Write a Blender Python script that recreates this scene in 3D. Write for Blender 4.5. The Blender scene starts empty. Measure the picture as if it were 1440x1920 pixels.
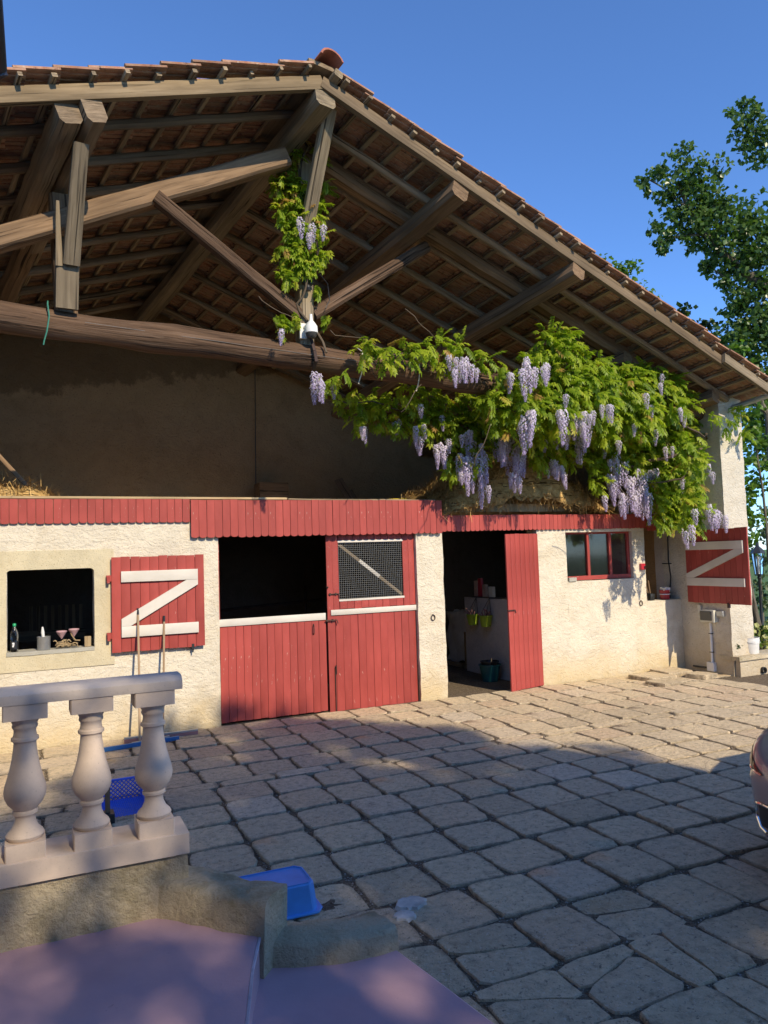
import bpy, bmesh, math, random
import numpy as np
from mathutils import Vector, Matrix, noise as mnoise
rng = random.Random(7)
nrg = np.random.default_rng(11)
R = math.radians
scene = bpy.context.scene
COL = scene.collection

# ------------------------------------------------------------------ camera
cam_d = bpy.data.cameras.new('camera')
cam = bpy.data.objects.new('camera', cam_d)
COL.objects.link(cam)
YAW, PITCH, ROLL = 0.43340407, 0.05960174, -0.03218083
def cam_axes():
    cy, sy, cp, sp = math.cos(YAW), math.sin(YAW), math.cos(PITCH), math.sin(PITCH)
    F = Vector((sy*cp, cy*cp, sp)); Rt = Vector((cy, -sy, 0)); U = Rt.cross(F)
    cr, sr = math.cos(ROLL), math.sin(ROLL)
    return cr*Rt + sr*U, -sr*Rt + cr*U, F
_r, _u, _f = cam_axes()
cam.matrix_world = Matrix(((_r.x, _u.x, -_f.x, 0), (_r.y, _u.y, -_f.y, -9.25176), (_r.z, _u.z, -_f.z, 2.0), (0, 0, 0, 1)))
cam_d.sensor_width = 36.0
cam_d.lens = 26.25
cam_d.clip_start = 0.02
cam_d.clip_end = 2000
scene.camera = cam

# ------------------------------------------------------------------ light
SUN_EL, SUN_AZ = R(36), R(10)          # azimuth to the right of straight behind the camera's side
S = Vector((math.sin(SUN_AZ)*math.cos(SUN_EL), -math.cos(SUN_AZ)*math.cos(SUN_EL), math.sin(SUN_EL)))
world = bpy.data.worlds.new('World'); scene.world = world; world.use_nodes = True
wt = world.node_tree
bg = wt.nodes['Background']
sky = wt.nodes.new('ShaderNodeTexSky'); sky.sky_type = 'NISHITA'; sky.sun_disc = False
sky.sun_elevation = SUN_EL; sky.sun_rotation = math.atan2(S.x, S.y)
sky.altitude = 2000; sky.air_density = 1.0; sky.dust_density = 0.0; sky.ozone_density = 10.0
wt.links.new(sky.outputs[0], bg.inputs[0]); bg.inputs[1].default_value = 0.147
sun_d = bpy.data.lights.new('sun', 'SUN'); sun_d.energy = 3.05; sun_d.angle = R(0.53); sun_d.color = (1.0, 0.86, 0.64)
sun = bpy.data.objects.new('sun', sun_d); COL.objects.link(sun)
sun.rotation_euler = S.to_track_quat('Z', 'Y').to_euler()
vs = scene.view_settings
vs.view_transform = 'Standard'; vs.look = 'None'; vs.gamma = 1; vs.exposure = 0.85; vs.use_curve_mapping = False

# ------------------------------------------------------------------ mesh builder
WO = {}
class MB:
    def __init__(s): s.v = []; s.f = []; s.mi = []; s.g = []
    def add(s, vs_, fs_, gs=None, mi=0):
        b = len(s.v)
        s.v += [tuple(p) for p in vs_]
        s.g += [tuple(p) for p in (gs if gs is not None else vs_)]
        for f in fs_:
            s.f.append([b+i for i in f]); s.mi.append(mi)
        return b
    def box(s, x0, x1, y0, y1, z0, z1, mi=0, ax=2):
        vs_ = [(x, y, z) for x in (x0, x1) for y in (y0, y1) for z in (z0, z1)]
        fs_ = [(0,1,3,2), (4,6,7,5), (0,4,5,1), (2,3,7,6), (0,2,6,4), (1,5,7,3)]
        o = rng.random()*40
        gs = [(p[ax]+o, p[(ax+1) % 3]+o*.37, p[(ax+2) % 3]+o*.71) for p in vs_]
        s.add(vs_, fs_, gs, mi)
    def gbox(s, x0, x1, y0, y1, z0, z1, st=.12, amp=.008, fr=3.0, mi=0, keep=()):
        """box of welded grid faces, corners and faces made uneven"""
        nx, ny, nz = [max(1, int(round((b-a)/st))) for a, b in ((x0, x1), (y0, y1), (z0, z1))]
        idx = {}; vs_ = []; fs_ = []
        def vid(i, j, k):
            if (i, j, k) not in idx:
                p = Vector((x0+(x1-x0)*i/nx, y0+(y1-y0)*j/ny, z0+(z1-z0)*k/nz))
                q = p*fr
                d = Vector((mnoise.noise(q), mnoise.noise(q+Vector((31, 7, 3))), mnoise.noise(q+Vector((5, 57, 11)))))*amp
                q = p*fr*4
                d += Vector((mnoise.noise(q), mnoise.noise(q+Vector((31, 7, 3))), mnoise.noise(q+Vector((5, 57, 11)))))*amp*.4
                for kk in keep:
                    if kk == 'y0' and j == 0: pass
                idx[(i, j, k)] = len(vs_); vs_.append(p+d)
            return idx[(i, j, k)]
        for i in range(nx):
            for j in range(ny):
                for k, r in ((0, 1), (nz, 0)):
                    q = [vid(i, j, k), vid(i+1, j, k), vid(i+1, j+1, k), vid(i, j+1, k)]
                    fs_.append(q[::-1] if r else q)
        for i in range(nx):
            for k in range(nz):
                for j, r in ((0, 0), (ny, 1)):
                    q = [vid(i, j, k), vid(i+1, j, k), vid(i+1, j, k+1), vid(i, j, k+1)]
                    fs_.append(q[::-1] if r else q)
        for j in range(ny):
            for k in range(nz):
                for i, r in ((0, 1), (nx, 0)):
                    q = [vid(i, j, k), vid(i, j+1, k), vid(i, j+1, k+1), vid(i, j, k+1)]
                    fs_.append(q[::-1] if r else q)
        s.add(vs_, fs_, None, mi)
    def beam(s, p0, p1, w, h, up=(0, 0, 1), seg=1, jit=0.0, ch=.12, mi=0, w1=None, h1=None, square=False):
        p0, p1 = Vector(p0), Vector(p1); t = (p1-p0); L = t.length; t.normalize()
        side = t.cross(Vector(up)).normalized(); upv = side.cross(t)
        o = rng.random()*50
        if square: prof = [(-1, -1), (1, -1), (1, 1), (-1, 1)]
        else:
            c = 1-ch*2
            prof = [(-c, -1), (c, -1), (1, -c), (1, c), (c, 1), (-c, 1), (-1, c), (-1, -c)]
        n = len(prof); vs_ = []; gs = []
        for i in range(seg+1):
            k = i/seg; ww = w+((w1 if w1 else w)-w)*k; hh = h+((h1 if h1 else h)-h)*k
            dx = jit*mnoise.noise(Vector((o, i*.8, 0))); dz = jit*mnoise.noise(Vector((o, i*.8, 9)))
            sc = 1+(jit*3*mnoise.noise(Vector((o, i*.9, 19))) if jit else 0)
            for a, b in prof:
                e = 1+(jit*4*mnoise.noise(Vector((o+a*3, i*1.1, b*3))) if jit else 0)
                vs_.append(p0+t*(L*k)+side*(a*ww/2*sc*e+dx)+upv*(b*hh/2*sc*e+dz))
                gs.append((L*k+o, a*ww/2+o*.3, b*hh/2+o*.7))
        fs_ = []
        for i in range(seg):
            for j in range(n):
                a = i*n+j; b = i*n+(j+1) % n
                fs_.append((a, b, b+n, a+n))
        b0 = s.add(vs_, fs_, gs, mi)
        # end caps carry their own verts so end grain differs
        e0 = vs_[:n]; e1 = vs_[-n:]
        s.add(e0, [tuple(range(n))[::-1]], [(o+g[1]*9, g[2]*9, o*2) for g in gs[:n]], mi)
        s.add(e1, [tuple(range(n))], [(o+g[1]*9, g[2]*9, o*2+3) for g in gs[:n]], mi)
    def tube(s, path, rad, n=8, jit=0.0, mi=0, cap=True):
        path = [Vector(p) for p in path]; m = len(path)
        if not isinstance(rad, (list, tuple)): rad = [rad]*m
        o = rng.random()*50; vs_ = []; gs = []; L = 0; ref = None
        for i, p in enumerate(path):
            t = (path[min(i+1, m-1)]-path[max(i-1, 0)]).normalized()
            if ref is None: ref = Vector((0, 0, 1)) if abs(t.z) < .9 else Vector((1, 0, 0))
            a = t.cross(ref).normalized(); b = a.cross(t); ref = b
            if i: L += (p-path[i-1]).length
            for j in range(n):
                q = 2*math.pi*j/n
                rr = rad[i]*(1+(jit*mnoise.noise(Vector((o+math.cos(q)*1.3, L*1.7, math.sin(q)*1.3))) if jit else 0))
                vs_.append(p+a*(math.cos(q)*rr)+b*(math.sin(q)*rr))
                gs.append((L+o, math.cos(q)*rad[i]+o*.3, math.sin(q)*rad[i]+o*.7))
        fs_ = [(i*n+j, i*n+(j+1) % n, (i+1)*n+(j+1) % n, (i+1)*n+j) for i in range(m-1) for j in range(n)]
        s.add(vs_, fs_, gs, mi)
        if cap:
            s.add(vs_[:n], [tuple(range(n))[::-1]], [(o+g[1]*5, g[2]*5, o) for g in gs[:n]], mi)
            s.add(vs_[-n:], [tuple(range(n))], [(o+g[1]*5, g[2]*5, o) for g in gs[-n:]], mi)
    def lathe(s, prof, n=20, org=(0, 0, 0), mi=0, axis=None):
        org = Vector(org); vs_ = []; fs_ = []
        q = Vector(axis).to_track_quat('Z', 'Y') if axis else None
        for r, z in prof:
            for j in range(n):
                a = 2*math.pi*j/n
                p = Vector((r*math.cos(a), r*math.sin(a), z))
                vs_.append(org+(q @ p if q else p))
        for i in range(len(prof)-1):
            for j in range(n):
                fs_.append((i*n+j, i*n+(j+1) % n, (i+1)*n+(j+1) % n, (i+1)*n+j))
        if prof[0][0] > 1e-4: fs_.append(tuple(range(n))[::-1])
        if prof[-1][0] > 1e-4: fs_.append(tuple((len(prof)-1)*n+j for j in range(n)))
        s.add(vs_, fs_, None, mi)
    def prism(s, poly, O, a, b, dv, mi=0):
        """polygon (p,q) -> O+a*p+b*q extruded by dv; polygon counter-clockwise seen from +dv"""
        O, a, b, dv = Vector(O), Vector(a), Vector(b), Vector(dv); n = len(poly)
        lo = [O+a*p+b*q for p, q in poly]; hi = [p+dv for p in lo]
        fs_ = [tuple(range(n))[::-1], tuple(range(n, 2*n))]+[(i, (i+1) % n, n+(i+1) % n, n+i) for i in range(n)]
        s.add(lo+hi, fs_, None, mi)
    def mesh(s, name, mats, org, smooth=35):
        me = bpy.data.meshes.new(name)
        org = Vector(org)
        me.from_pydata([tuple(Vector(p)-org) for p in s.v], [], s.f)
        for m in (mats if isinstance(mats, (list, tuple)) else [mats]): me.materials.append(m)
        me.polygons.foreach_set('material_index', s.mi)
        at = me.attributes.new('gr', 'FLOAT_VECTOR', 'POINT')
        at.data.foreach_set('vector', np.array(s.g, dtype=np.float32).ravel())
        if smooth:
            me.polygons.foreach_set('use_smooth', [True]*len(me.polygons))
            me.set_sharp_from_angle(angle=R(smooth))
        me.update()
        return me
    def build(s, name, mats, parent=None, org=None, smooth=35, bevel=0, kind=None, label=None):
        if org is None: org = WO[parent] if parent is not None else Vector((0, 0, 0))
        o = bpy.data.objects.new(name, s.mesh(name, mats, org, smooth))
        COL.objects.link(o); place(o, parent, org)
        if bevel:
            md = o.modifiers.new('bevel', 'BEVEL'); md.width = bevel; md.segments = 2; md.limit_method = 'ANGLE'; md.angle_limit = R(40)
        if kind: o['kind'] = kind
        if label: o['label'] = label
        return o
def place(o, parent, org):
    org = Vector(org); WO[o] = org
    if parent is not None:
        o.parent = parent; o.location = org-WO[parent]
    else: o.location = org
def inst(me, name, parent, org, rot=None, scale=None):
    o = bpy.data.objects.new(name, me); COL.objects.link(o); place(o, parent, org)
    if rot is not None: o.rotation_euler = rot
    if scale is not None: o.scale = scale
    return o
def thing(name, label, cat, org=(0, 0, 0), group=None):
    o = bpy.data.objects.new(name, None); o.empty_display_size = .1
    COL.objects.link(o); place(o, None, org); o['label'] = label; o['category'] = cat
    if group: o['group'] = group
    return o
def tag(o, label, cat, group=None):
    o['label'] = label; o['category'] = cat
    if group: o['group'] = group
    return o
def npmesh(name, V, Fq, mat, rnd=None, gr=None):
    """V (n,3), Fq (m,k) numpy -> mesh with per-vertex float attribute rnd"""
    me = bpy.data.meshes.new(name); n = len(V); m, k = Fq.shape
    me.vertices.add(n); me.vertices.foreach_set('co', np.asarray(V, np.float32).ravel())
    me.loops.add(m*k); me.loops.foreach_set('vertex_index', Fq.astype(np.int32).ravel())
    me.polygons.add(m); me.polygons.foreach_set('loop_start', np.arange(0, m*k, k, dtype=np.int32))
    me.polygons.foreach_set('loop_total', np.full(m, k, np.int32))
    me.materials.append(mat)
    if rnd is not None:
        a = me.attributes.new('rnd', 'FLOAT', 'POINT'); a.data.foreach_set('value', np.asarray(rnd, np.float32))
    me.update(calc_edges=True); me.validate()
    return me
def npobj(name, me, parent, org=None):
    o = bpy.data.objects.new(name, me); COL.objects.link(o)
    if parent is not None: o.parent = parent; WO[o] = WO[parent]
    return o

# ------------------------------------------------------------------ materials
def srgb(r, g, b):
    f = lambda c: (c/255/12.92) if c/255 <= .04045 else ((c/255+.055)/1.055)**2.4
    return (f(r), f(g), f(b))
class NT:
    def __init__(s, name):
        s.m = bpy.data.materials.new(name); s.m.use_nodes = True; s.t = s.m.node_tree
        s.b = s.t.nodes['Principled BSDF']; s.out = s.t.nodes['Material Output']
    def n(s, ty, **kw):
        nd = s.t.nodes.new(ty)
        for k, v_ in kw.items():
            if k.startswith('i_'):
                nd.inputs[k[2:].replace('_', ' ')].default_value = v_
            else: setattr(nd, k, v_)
        return nd
    def l(s, a, b): s.t.links.new(a, b)
    def coord(s, kind='gr', sc=(1, 1, 1)):
        if kind == 'gr': o = s.n('ShaderNodeAttribute', attribute_name='gr').outputs['Vector']
        elif kind == 'object': o = s.n('ShaderNodeTexCoord').outputs['Object']
        else: o = s.n('ShaderNodeNewGeometry').outputs['Position']
        mp = s.n('ShaderNodeMapping'); mp.inputs['Scale'].default_value = sc; s.l(o, mp.inputs[0])
        return mp.outputs[0]
    def noise(s, co, scale, det=5, rough=.55, dist=0):
        nd = s.n('ShaderNodeTexNoise'); nd.inputs['Scale'].default_value = scale; nd.inputs['Detail'].default_value = det
        nd.inputs['Roughness'].default_value = rough; nd.inputs['Distortion'].default_value = dist
        s.l(co, nd.inputs['Vector']); return nd.outputs['Fac']
    def ramp(s, fac, stops):
        r = s.n('ShaderNodeValToRGB'); e = r.color_ramp.elements
        while len(e) < len(stops): e.new(.5)
        for el, (p, c) in zip(e, stops): el.position = p; el.color = (c[0], c[1], c[2], 1) if not isinstance(c, (int, float)) else (c, c, c, 1)
        s.l(fac, r.inputs[0]); return r.outputs[0]
    def mix(s, fac, a, b, mode='MIX'):
        nd = s.n('ShaderNodeMix', data_type='RGBA', blend_type=mode)
        for i, x in ((0, fac), (6, a), (7, b)):
            if isinstance(x, (int, float)): nd.inputs[i].default_value = x
            elif isinstance(x, tuple): nd.inputs[i].default_value = (*x, 1)
            else: s.l(x, nd.inputs[i])
        return nd.outputs[2]
    def math(s, op, a, b=None, c=None):
        nd = s.n('ShaderNodeMath', operation=op)
        for i, x in enumerate((a, b, c)):
            if x is None: continue
            if isinstance(x, (int, float)): nd.inputs[i].default_value = x
            else: s.l(x, nd.inputs[i])
        return nd.outputs[0]
    def objrand(s, col, amt):
        r = s.n('ShaderNodeObjectInfo').outputs['Random']
        v_ = s.math('MULTIPLY_ADD', r, 2*amt, 1-amt)
        h = s.n('ShaderNodeHueSaturation'); s.l(col, h.inputs['Color']); s.l(v_, h.inputs['Value'])
        return h.outputs[0]
    def bump(s, h, strength, dist, prev=None):
        nd = s.n('ShaderNodeBump'); nd.inputs['Strength'].default_value = strength; nd.inputs['Distance'].default_value = dist
        s.l(h, nd.inputs['Height'])
        if prev is not None: s.l(prev, nd.inputs['Normal'])
        return nd.outputs[0]
    def fin(s, col=None, rough=None, normal=None, metal=0, spec=None):
        b = s.b
        if col is not None:
            if isinstance(col, tuple): b.inputs['Base Color'].default_value = (*col, 1)
            else: s.l(col, b.inputs['Base Color'])
        if rough is not None:
            if isinstance(rough, (int, float)): b.inputs['Roughness'].default_value = rough
            else: s.l(rough, b.inputs['Roughness'])
        if normal is not None: s.l(normal, b.inputs['Normal'])
        b.inputs['Metallic'].default_value = metal
        if spec is not None: b.inputs['Specular IOR Level'].default_value = spec
        return s.m

def wood(name, c1, c2, c3=None, sc=(1.2, 22, 22), rough=.85, bump=.6, rnd=.18, toned_area=None, dist=.006):
    t = NT(name); co = t.coord('gr', sc)
    a = t.noise(co, 1.0, 8, .65, .6)
    col = t.ramp(a, [(.3, c1), (.55, c2), (.75, c3 or c2)])
    big = t.noise(t.coord('gr', (.8, 3, 3)), 1.3, 4)
    col = t.mix(t.ramp(big, [(.35, .0), (.7, .55)]), col, tuple(x*.45 for x in c1))
    if toned_area: col = t.mix(t.ramp(t.noise(t.coord('gr', (1, 5, 5)), 2.2, 6, .7), [(.56, 0.), (.66, .8)]), col, toned_area)
    crack = t.noise(t.coord('gr', (.5, 30, 30)), 1.0, 3, .6, 1.2)
    cr = t.ramp(crack, [(.33, 0.), (.41, 1.)])
    col = t.mix(cr, tuple(x*.25 for x in c1), col)
    col = t.objrand(col, rnd)
    n = t.bump(a, bump, dist); n = t.bump(cr, bump, dist, n)
    return t.fin(col, rough, n, spec=.25)
def paint(name, base, chip, rough=.55, amt=.68, sc=1.0, rnd=.06, bump=.15, fade=.12):
    t = NT(name); co = t.coord('gr', (2.0, 16, 16))
    a = t.noise(co, 1.0, 6, .6, .3)
    var = t.noise(t.coord('gr', (1.5, 2.5, 2.5)), 1.2, 4, .6)
    lo = tuple(x*(1-fade) for x in base); hi = tuple(min(.9, x*(1+fade)+.01) for x in base)
    col = t.ramp(var, [(.3, lo), (.7, hi)])
    c2 = t.noise(t.coord('gr', (5*sc, 22*sc, 22*sc)), 1.6, 5, .7, .5)
    msk = t.ramp(c2, [(amt, 0.), (amt+.02, 1.)])
    col = t.mix(msk, col, chip)
    col = t.objrand(col, rnd)
    n = t.bump(a, bump, .004); n = t.bump(msk, -.3, .002, n)
    return t.fin(col, rough, n, spec=.35)
def plaster(name, base, dirt, bump=1.0, low=None, sc=1.0, zlo=.55, dist=.023, grime=.5, toned_area=None):
    t = NT(name); p = t.coord('gr')
    a = t.noise(p, 14*sc, 6, .62, 1.6)
    v2 = t.noise(t.coord('gr', (1, 1, 1.6)), 5*sc, 6, .6, 2.2)
    pits = t.noise(p, 55*sc, 3, .6)
    col = t.ramp(t.noise(p, 3.1*sc, 7, .65, .8), [(.3, tuple(x*.86 for x in base)), (.55, base), (.75, tuple(min(.92, x*1.06) for x in base))])
    col = t.mix(t.ramp(t.noise(p, 1.7, 8, .7, .5), [(.5, 0.), (.75, grime)]), col, dirt)
    col = t.mix(t.ramp(pits, [(.31, .6), (.40, 0.)]), col, tuple(x*.35 for x in dirt))
    if low:
        z = t.n('ShaderNodeSeparateXYZ'); t.l(p, z.inputs[0])
        k = t.math('ADD', z.outputs[2], t.math('MULTIPLY', t.noise(p, 2.2, 6, .7), .9))
        col = t.mix(t.ramp(t.math('MULTIPLY', k, 1.0/(zlo+.45)), [(.45, .75), (1.0, 0.)]), col, low)
    if toned_area:   # darker tone over the upper left of the wall
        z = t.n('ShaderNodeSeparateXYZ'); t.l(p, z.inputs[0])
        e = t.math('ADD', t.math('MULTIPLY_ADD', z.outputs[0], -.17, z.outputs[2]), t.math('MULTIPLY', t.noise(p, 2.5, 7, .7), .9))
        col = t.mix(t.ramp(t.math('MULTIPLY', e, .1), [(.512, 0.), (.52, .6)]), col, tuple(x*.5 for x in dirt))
    h = t.math('ADD', t.math('MULTIPLY', a, .55), t.math('ADD', t.math('MULTIPLY', v2, .9), t.math('MULTIPLY', pits, .18)))
    n = t.bump(h, bump, dist)
    return t.fin(col, .92, n, spec=.15)
def simple(name, col, rough=.5, metal=0, var=.08, bump=0., bs=60, rnd=0., spec=None, kind='gr'):
    t = NT(name); p = t.coord(kind)
    c = t.ramp(t.noise(p, 9, 5), [(.3, tuple(x*(1-var) for x in col)), (.7, tuple(min(.95, x*(1+var)) for x in col))])
    if rnd: c = t.objrand(c, rnd)
    n = t.bump(t.noise(p, bs, 4), bump, .004) if bump else None
    return t.fin(c, rough, n, metal, spec)
def leafmat(name, stops, trans=.45, rough=.45):
    t = NT(name)
    r = t.n('ShaderNodeAttribute', attribute_name='rnd').outputs['Fac']
    col = t.ramp(r, stops)
    t.fin(col, rough, spec=.35)
    tr = t.n('ShaderNodeBsdfTranslucent'); t.l(t.mix(.5, col, (.55, .75, .08), 'MULTIPLY'), tr.inputs[0])
    c2 = t.mix(1.0, col, (1.5, 1.7, .7), 'MULTIPLY'); t.l(c2, tr.inputs[0])
    ms = t.n('ShaderNodeMixShader'); ms.inputs[0].default_value = trans
    t.l(t.b.outputs[0], ms.inputs[1]); t.l(tr.outputs[0], ms.inputs[2]); t.l(ms.outputs[0], t.out.inputs[0])
    return t.m

M = {}
M['plaster'] = plaster('white_plaster', (.68, .615, .49), (.47, .37, .23), 1.0, low=(.55, .42, .22))
M['smooth_render'] = plaster('smooth_cream_render', (.58, .51, .35), (.40, .30, .16), .35, low=None, sc=1.4, grime=.35)
M['pillar_plaster'] = plaster('pillar_plaster', (.60, .55, .45), (.40, .32, .22), 1.0, low=(.46, .36, .22), zlo=.7)
M['back_plaster'] = plaster('old_brown_render', (.36, .225, .11), (.17, .10, .05), 1.0, dist=.035, toned_area=True)
M['inner'] = plaster('grey_inner_plaster', (.55, .50, .46), (.36, .32, .28), .3)
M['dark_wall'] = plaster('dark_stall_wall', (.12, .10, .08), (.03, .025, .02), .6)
M['red'] = paint('red_paint', (.325, .048, .037), (.56, .38, .32), amt=.665, rnd=.10, fade=.16)
M['white_paint'] = paint('white_paint', (.60, .56, .49), (.36, .30, .24), amt=.70, sc=1.6)
M['grey_wood'] = wood('weathered_grey_wood', (.17, .13, .085), (.30, .235, .15), (.39, .31, .21))
M['barge_wood'] = wood('pale_barge_wood', (.17, .12, .067), (.275, .20, .115), (.35, .265, .16), bump=.4)
M['barge_shaded'] = wood('shaded_barge_wood', (.10, .072, .042), (.17, .122, .075), (.24, .18, .115), bump=.5)  # right barge board: same wood, darkened to stand in for grazing light
M['log'] = wood('brown_log_wood', (.062, .036, .021), (.135, .080, .047), (.21, .145, .10), sc=(.9, 24, 24), bump=1.0, dist=.02)
M['brown_beam'] = wood('brown_beam_wood', (.13, .08, .045), (.25, .16, .09), (.33, .225, .135))
M['rafter'] = wood('old_rafter_wood', (.17, .12, .075), (.28, .205, .13), (.36, .27, .18), rnd=.25)
M['batten'] = wood('batten_wood', (.23, .17, .105), (.35, .27, .175), (.44, .35, .24), rnd=.3)
M['raw_plank'] = wood('raw_plank_wood', (.36, .25, .13), (.50, .38, .22), (.56, .44, .28), bump=.3)
M['handle'] = wood('broom_handle_wood', (.30, .20, .12), (.42, .30, .19), (.5, .38, .26), bump=.2, sc=(1, 40, 40))
M['iron'] = simple('rusty_iron', (.07, .045, .038), .7, .6, .3, .4)
M['dark_metal'] = simple('dark_metal', (.03, .032, .034), .5, .4, .2)
M['zinc'] = simple('dark_zinc_gutter', (.045, .048, .055), .45, .5, .15)
M['galv'] = simple('galvanised_metal', (.42, .43, .43), .5, .7, .15, .1)
M['wire_dark'] = simple('old_wire', (.26, .26, .25), .6, .5, .15)
M['white_plastic'] = simple('white_plastic', (.72, .71, .68), .45)
M['cream_plastic'] = simple('cream_plastic', (.58, .56, .47), .45)
M['black_plastic'] = simple('black_plastic', (.018, .018, .02), .4)
M['grey_cover'] = simple('smoked_cover', (.05, .048, .045), .2)
M['lime'] = simple('lime_plastic', (.30, .42, .03), .45)
M['teal'] = simple('teal_plastic', (.012, .10, .10), .4)
M['red_plastic'] = simple('red_plastic', (.42, .025, .04), .3)
M['blue_tub'] = simple('blue_tub_plastic', (.08, .31, .72), .42, var=.12, bump=.05)
M['blue_crate'] = simple('blue_crate_plastic', (.09, .19, .75), .4)
M['blue_squeegee'] = simple('blue_squeegee', (.03, .14, .33), .5)
M['pink_head'] = simple('pink_broom_head', (.34, .16, .14), .7)
M['green_cap'] = simple('green_cap', (.01, .32, .12), .4)
M['pink_cup'] = simple('pink_cup', (.52, .32, .33), .35)
M['yellow'] = simple('yellow_plastic', (.60, .42, .02), .4)
M['string'] = simple('green_twine', (.04, .20, .14), .8)
M['white_string'] = simple('pale_twine', (.6, .56, .48), .8)
M['hay'] = wood('hay', (.40, .25, .085), (.64, .42, .16), (.78, .58, .28), sc=(9, 9, 9), bump=1.0, dist=.03, rnd=.05)
M['label_print'] = simple('white_label_print', (.75, .75, .75), .5)
M['box_card'] = simple('printed_card', (.42, .30, .24), .6, var=.3)

def stone_mat():
    t = NT('old_stone_paver'); g = t.coord('world')
    ob = t.coord('object')
    base = t.ramp(t.n('ShaderNodeObjectInfo').outputs['Random'],
                  [(0, (.56, .445, .29)), (.25, (.70, .555, .36)), (.5, (.62, .50, .335)), (.7, (.74, .585, .375)), (.85, (.65, .485, .315)), (1, (.70, .595, .43))])
    a = t.noise(g, 18, 8, .68, .3)
    col = t.mix(1.0, base, t.ramp(a, [(.26, .45), (.46, .92), (.75, 1.2)]), 'MULTIPLY')
    big = t.noise(g, 2.3, 6, .65)
    col = t.mix(t.ramp(big, [(.5, 0.), (.75, .35)]), col, (.46, .39, .30))
    col = t.mix(t.ramp(t.noise(g, 1.1, 5, .6), [(.62, 0.), (.72, .5)]), col, (.50, .31, .14))
    gr_ = t.n('ShaderNodeTexVoronoi'); gr_.inputs['Scale'].default_value = 95; t.l(g, gr_.inputs['Vector'])
    col = t.mix(t.ramp(t.noise(g, 7.5, 7, .75, .6), [(.57, 0.), (.69, .5)]), col, (.36, .29, .205))
    speck = t.ramp(t.noise(g, 60, 3, .7), [(.61, 0.), (.67, .85)])
    col = t.mix(speck, col, (.70, .62, .50))
    col = t.mix(t.ramp(t.noise(g, 42, 4, .75), [(.33, .8), (.41, 0.)]), col, (.10, .085, .07))
    sx = t.n('ShaderNodeSeparateXYZ'); t.l(ob, sx.inputs[0])
    ed = t.math('MAXIMUM', t.math('ABSOLUTE', sx.outputs[0]), t.math('ABSOLUTE', sx.outputs[1]))
    ed = t.math('MULTIPLY', t.math('LESS_THAN', ed, .56), t.math('ADD', ed, t.math('MULTIPLY_ADD', t.noise(g, 14, 6, .7), .22, -.11)))
    col = t.mix(t.ramp(ed, [(.43, 0.), (.51, .7)]), col, (.16, .13, .09))
    h = t.math('ADD', t.math('MULTIPLY', a, 1.2), t.math('MULTIPLY', t.noise(g, 70, 5, .7), .6))
    cr = t.n('ShaderNodeTexVoronoi', feature='DISTANCE_TO_EDGE'); cr.inputs['Scale'].default_value = 2.3
    wv = t.mix(.12, g, t.n('ShaderNodeTexNoise').outputs['Color'], 'ADD'); t.l(wv, cr.inputs['Vector'])
    n = t.bump(h, 1.0, .022)
    return t.fin(col, .93, n, spec=.2)
M['stone'] = stone_mat()
def soil_mat():
    t = NT('gravelly_soil'); g = t.coord('world')
    a = t.noise(g, 40, 8, .7)
    col = t.ramp(a, [(.3, (.07, .052, .036)), (.5, (.17, .13, .088)), (.7, (.30, .24, .165))])
    vo = t.n('ShaderNodeTexVoronoi'); vo.inputs['Scale'].default_value = 60; t.l(g, vo.inputs['Vector'])
    col = t.mix(t.ramp(vo.outputs['Distance'], [(.12, .6), (.3, 0.)]), col, (.42, .35, .26))
    n = t.bump(t.math('SUBTRACT', a, vo.outputs['Distance']), 1.0, .02)
    return t.fin(col, .95, n, spec=.15)
M['soil'] = soil_mat()
M['gravel'] = simple('pale_gravel', (.36, .31, .25), .9, var=.4, kind='world')
M['mortar'] = simple('grey_mortar_patch', (.50, .47, .42), .9, var=.35, bump=.6, bs=80, kind='world')
def lawn_mat():
    t = NT('lawn_grass'); g = t.coord('world')
    col = t.ramp(t.noise(g, 6, 7, .7), [(.3, (.05, .11, .015)), (.7, (.11, .20, .03))])
    return t.fin(col, .9, t.bump(t.noise(g, 50, 5, .7), 1, .05))
M['lawn'] = lawn_mat()
def tile_mat():
    t = NT('old_terracotta'); g = t.coord('world')
    a = t.noise(g, 9, 7, .7)
    col = t.ramp(a, [(.3, (.17, .075, .046)), (.5, (.30, .135, .08)), (.72, (.40, .22, .145))])
    st = t.noise(t.coord('gr', (2.2, 26, 5)), 1.4, 6, .7, .4)
    col = t.mix(t.ramp(st, [(.40, 0.), (.6, .9)]), col, (.36, .265, .18))
    col = t.mix(t.ramp(t.noise(g, 23, 5, .7), [(.58, 0.), (.68, .8)]), col, (.40, .33, .25))
    col = t.mix(t.ramp(t.noise(g, 13, 6, .7), [(.32, .8), (.42, 0.)]), col, (.06, .045, .035))
    col = t.objrand(col, .3)
    return t.fin(col, .9, t.bump(a, .7, .01), spec=.2)
M['tile'] = tile_mat()
M['bright_tile'] = simple('red_terracotta', (.33, .115, .07), .85, var=.3, bump=.3, bs=25)
def concrete(name, base, dirt, bs=40, bump=.5, grime=.6, dist=.008, gs=4.):
    t = NT(name); p = t.coord('gr')
    a = t.noise(p, bs, 7, .68)
    col = t.ramp(t.noise(p, 5, 6, .65), [(.3, tuple(x*.85 for x in base)), (.7, tuple(x*1.08 for x in base))])
    col = t.mix(t.ramp(t.noise(p, gs, 8, .72, .4), [(.48, 0.), (.72, grime)]), col, dirt)
    col = t.mix(t.ramp(a, [(.28, .45), (.4, 0.)]), col, tuple(x*.4 for x in dirt))
    return t.fin(col, .9, t.bump(a, bump, dist), spec=.2)
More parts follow.
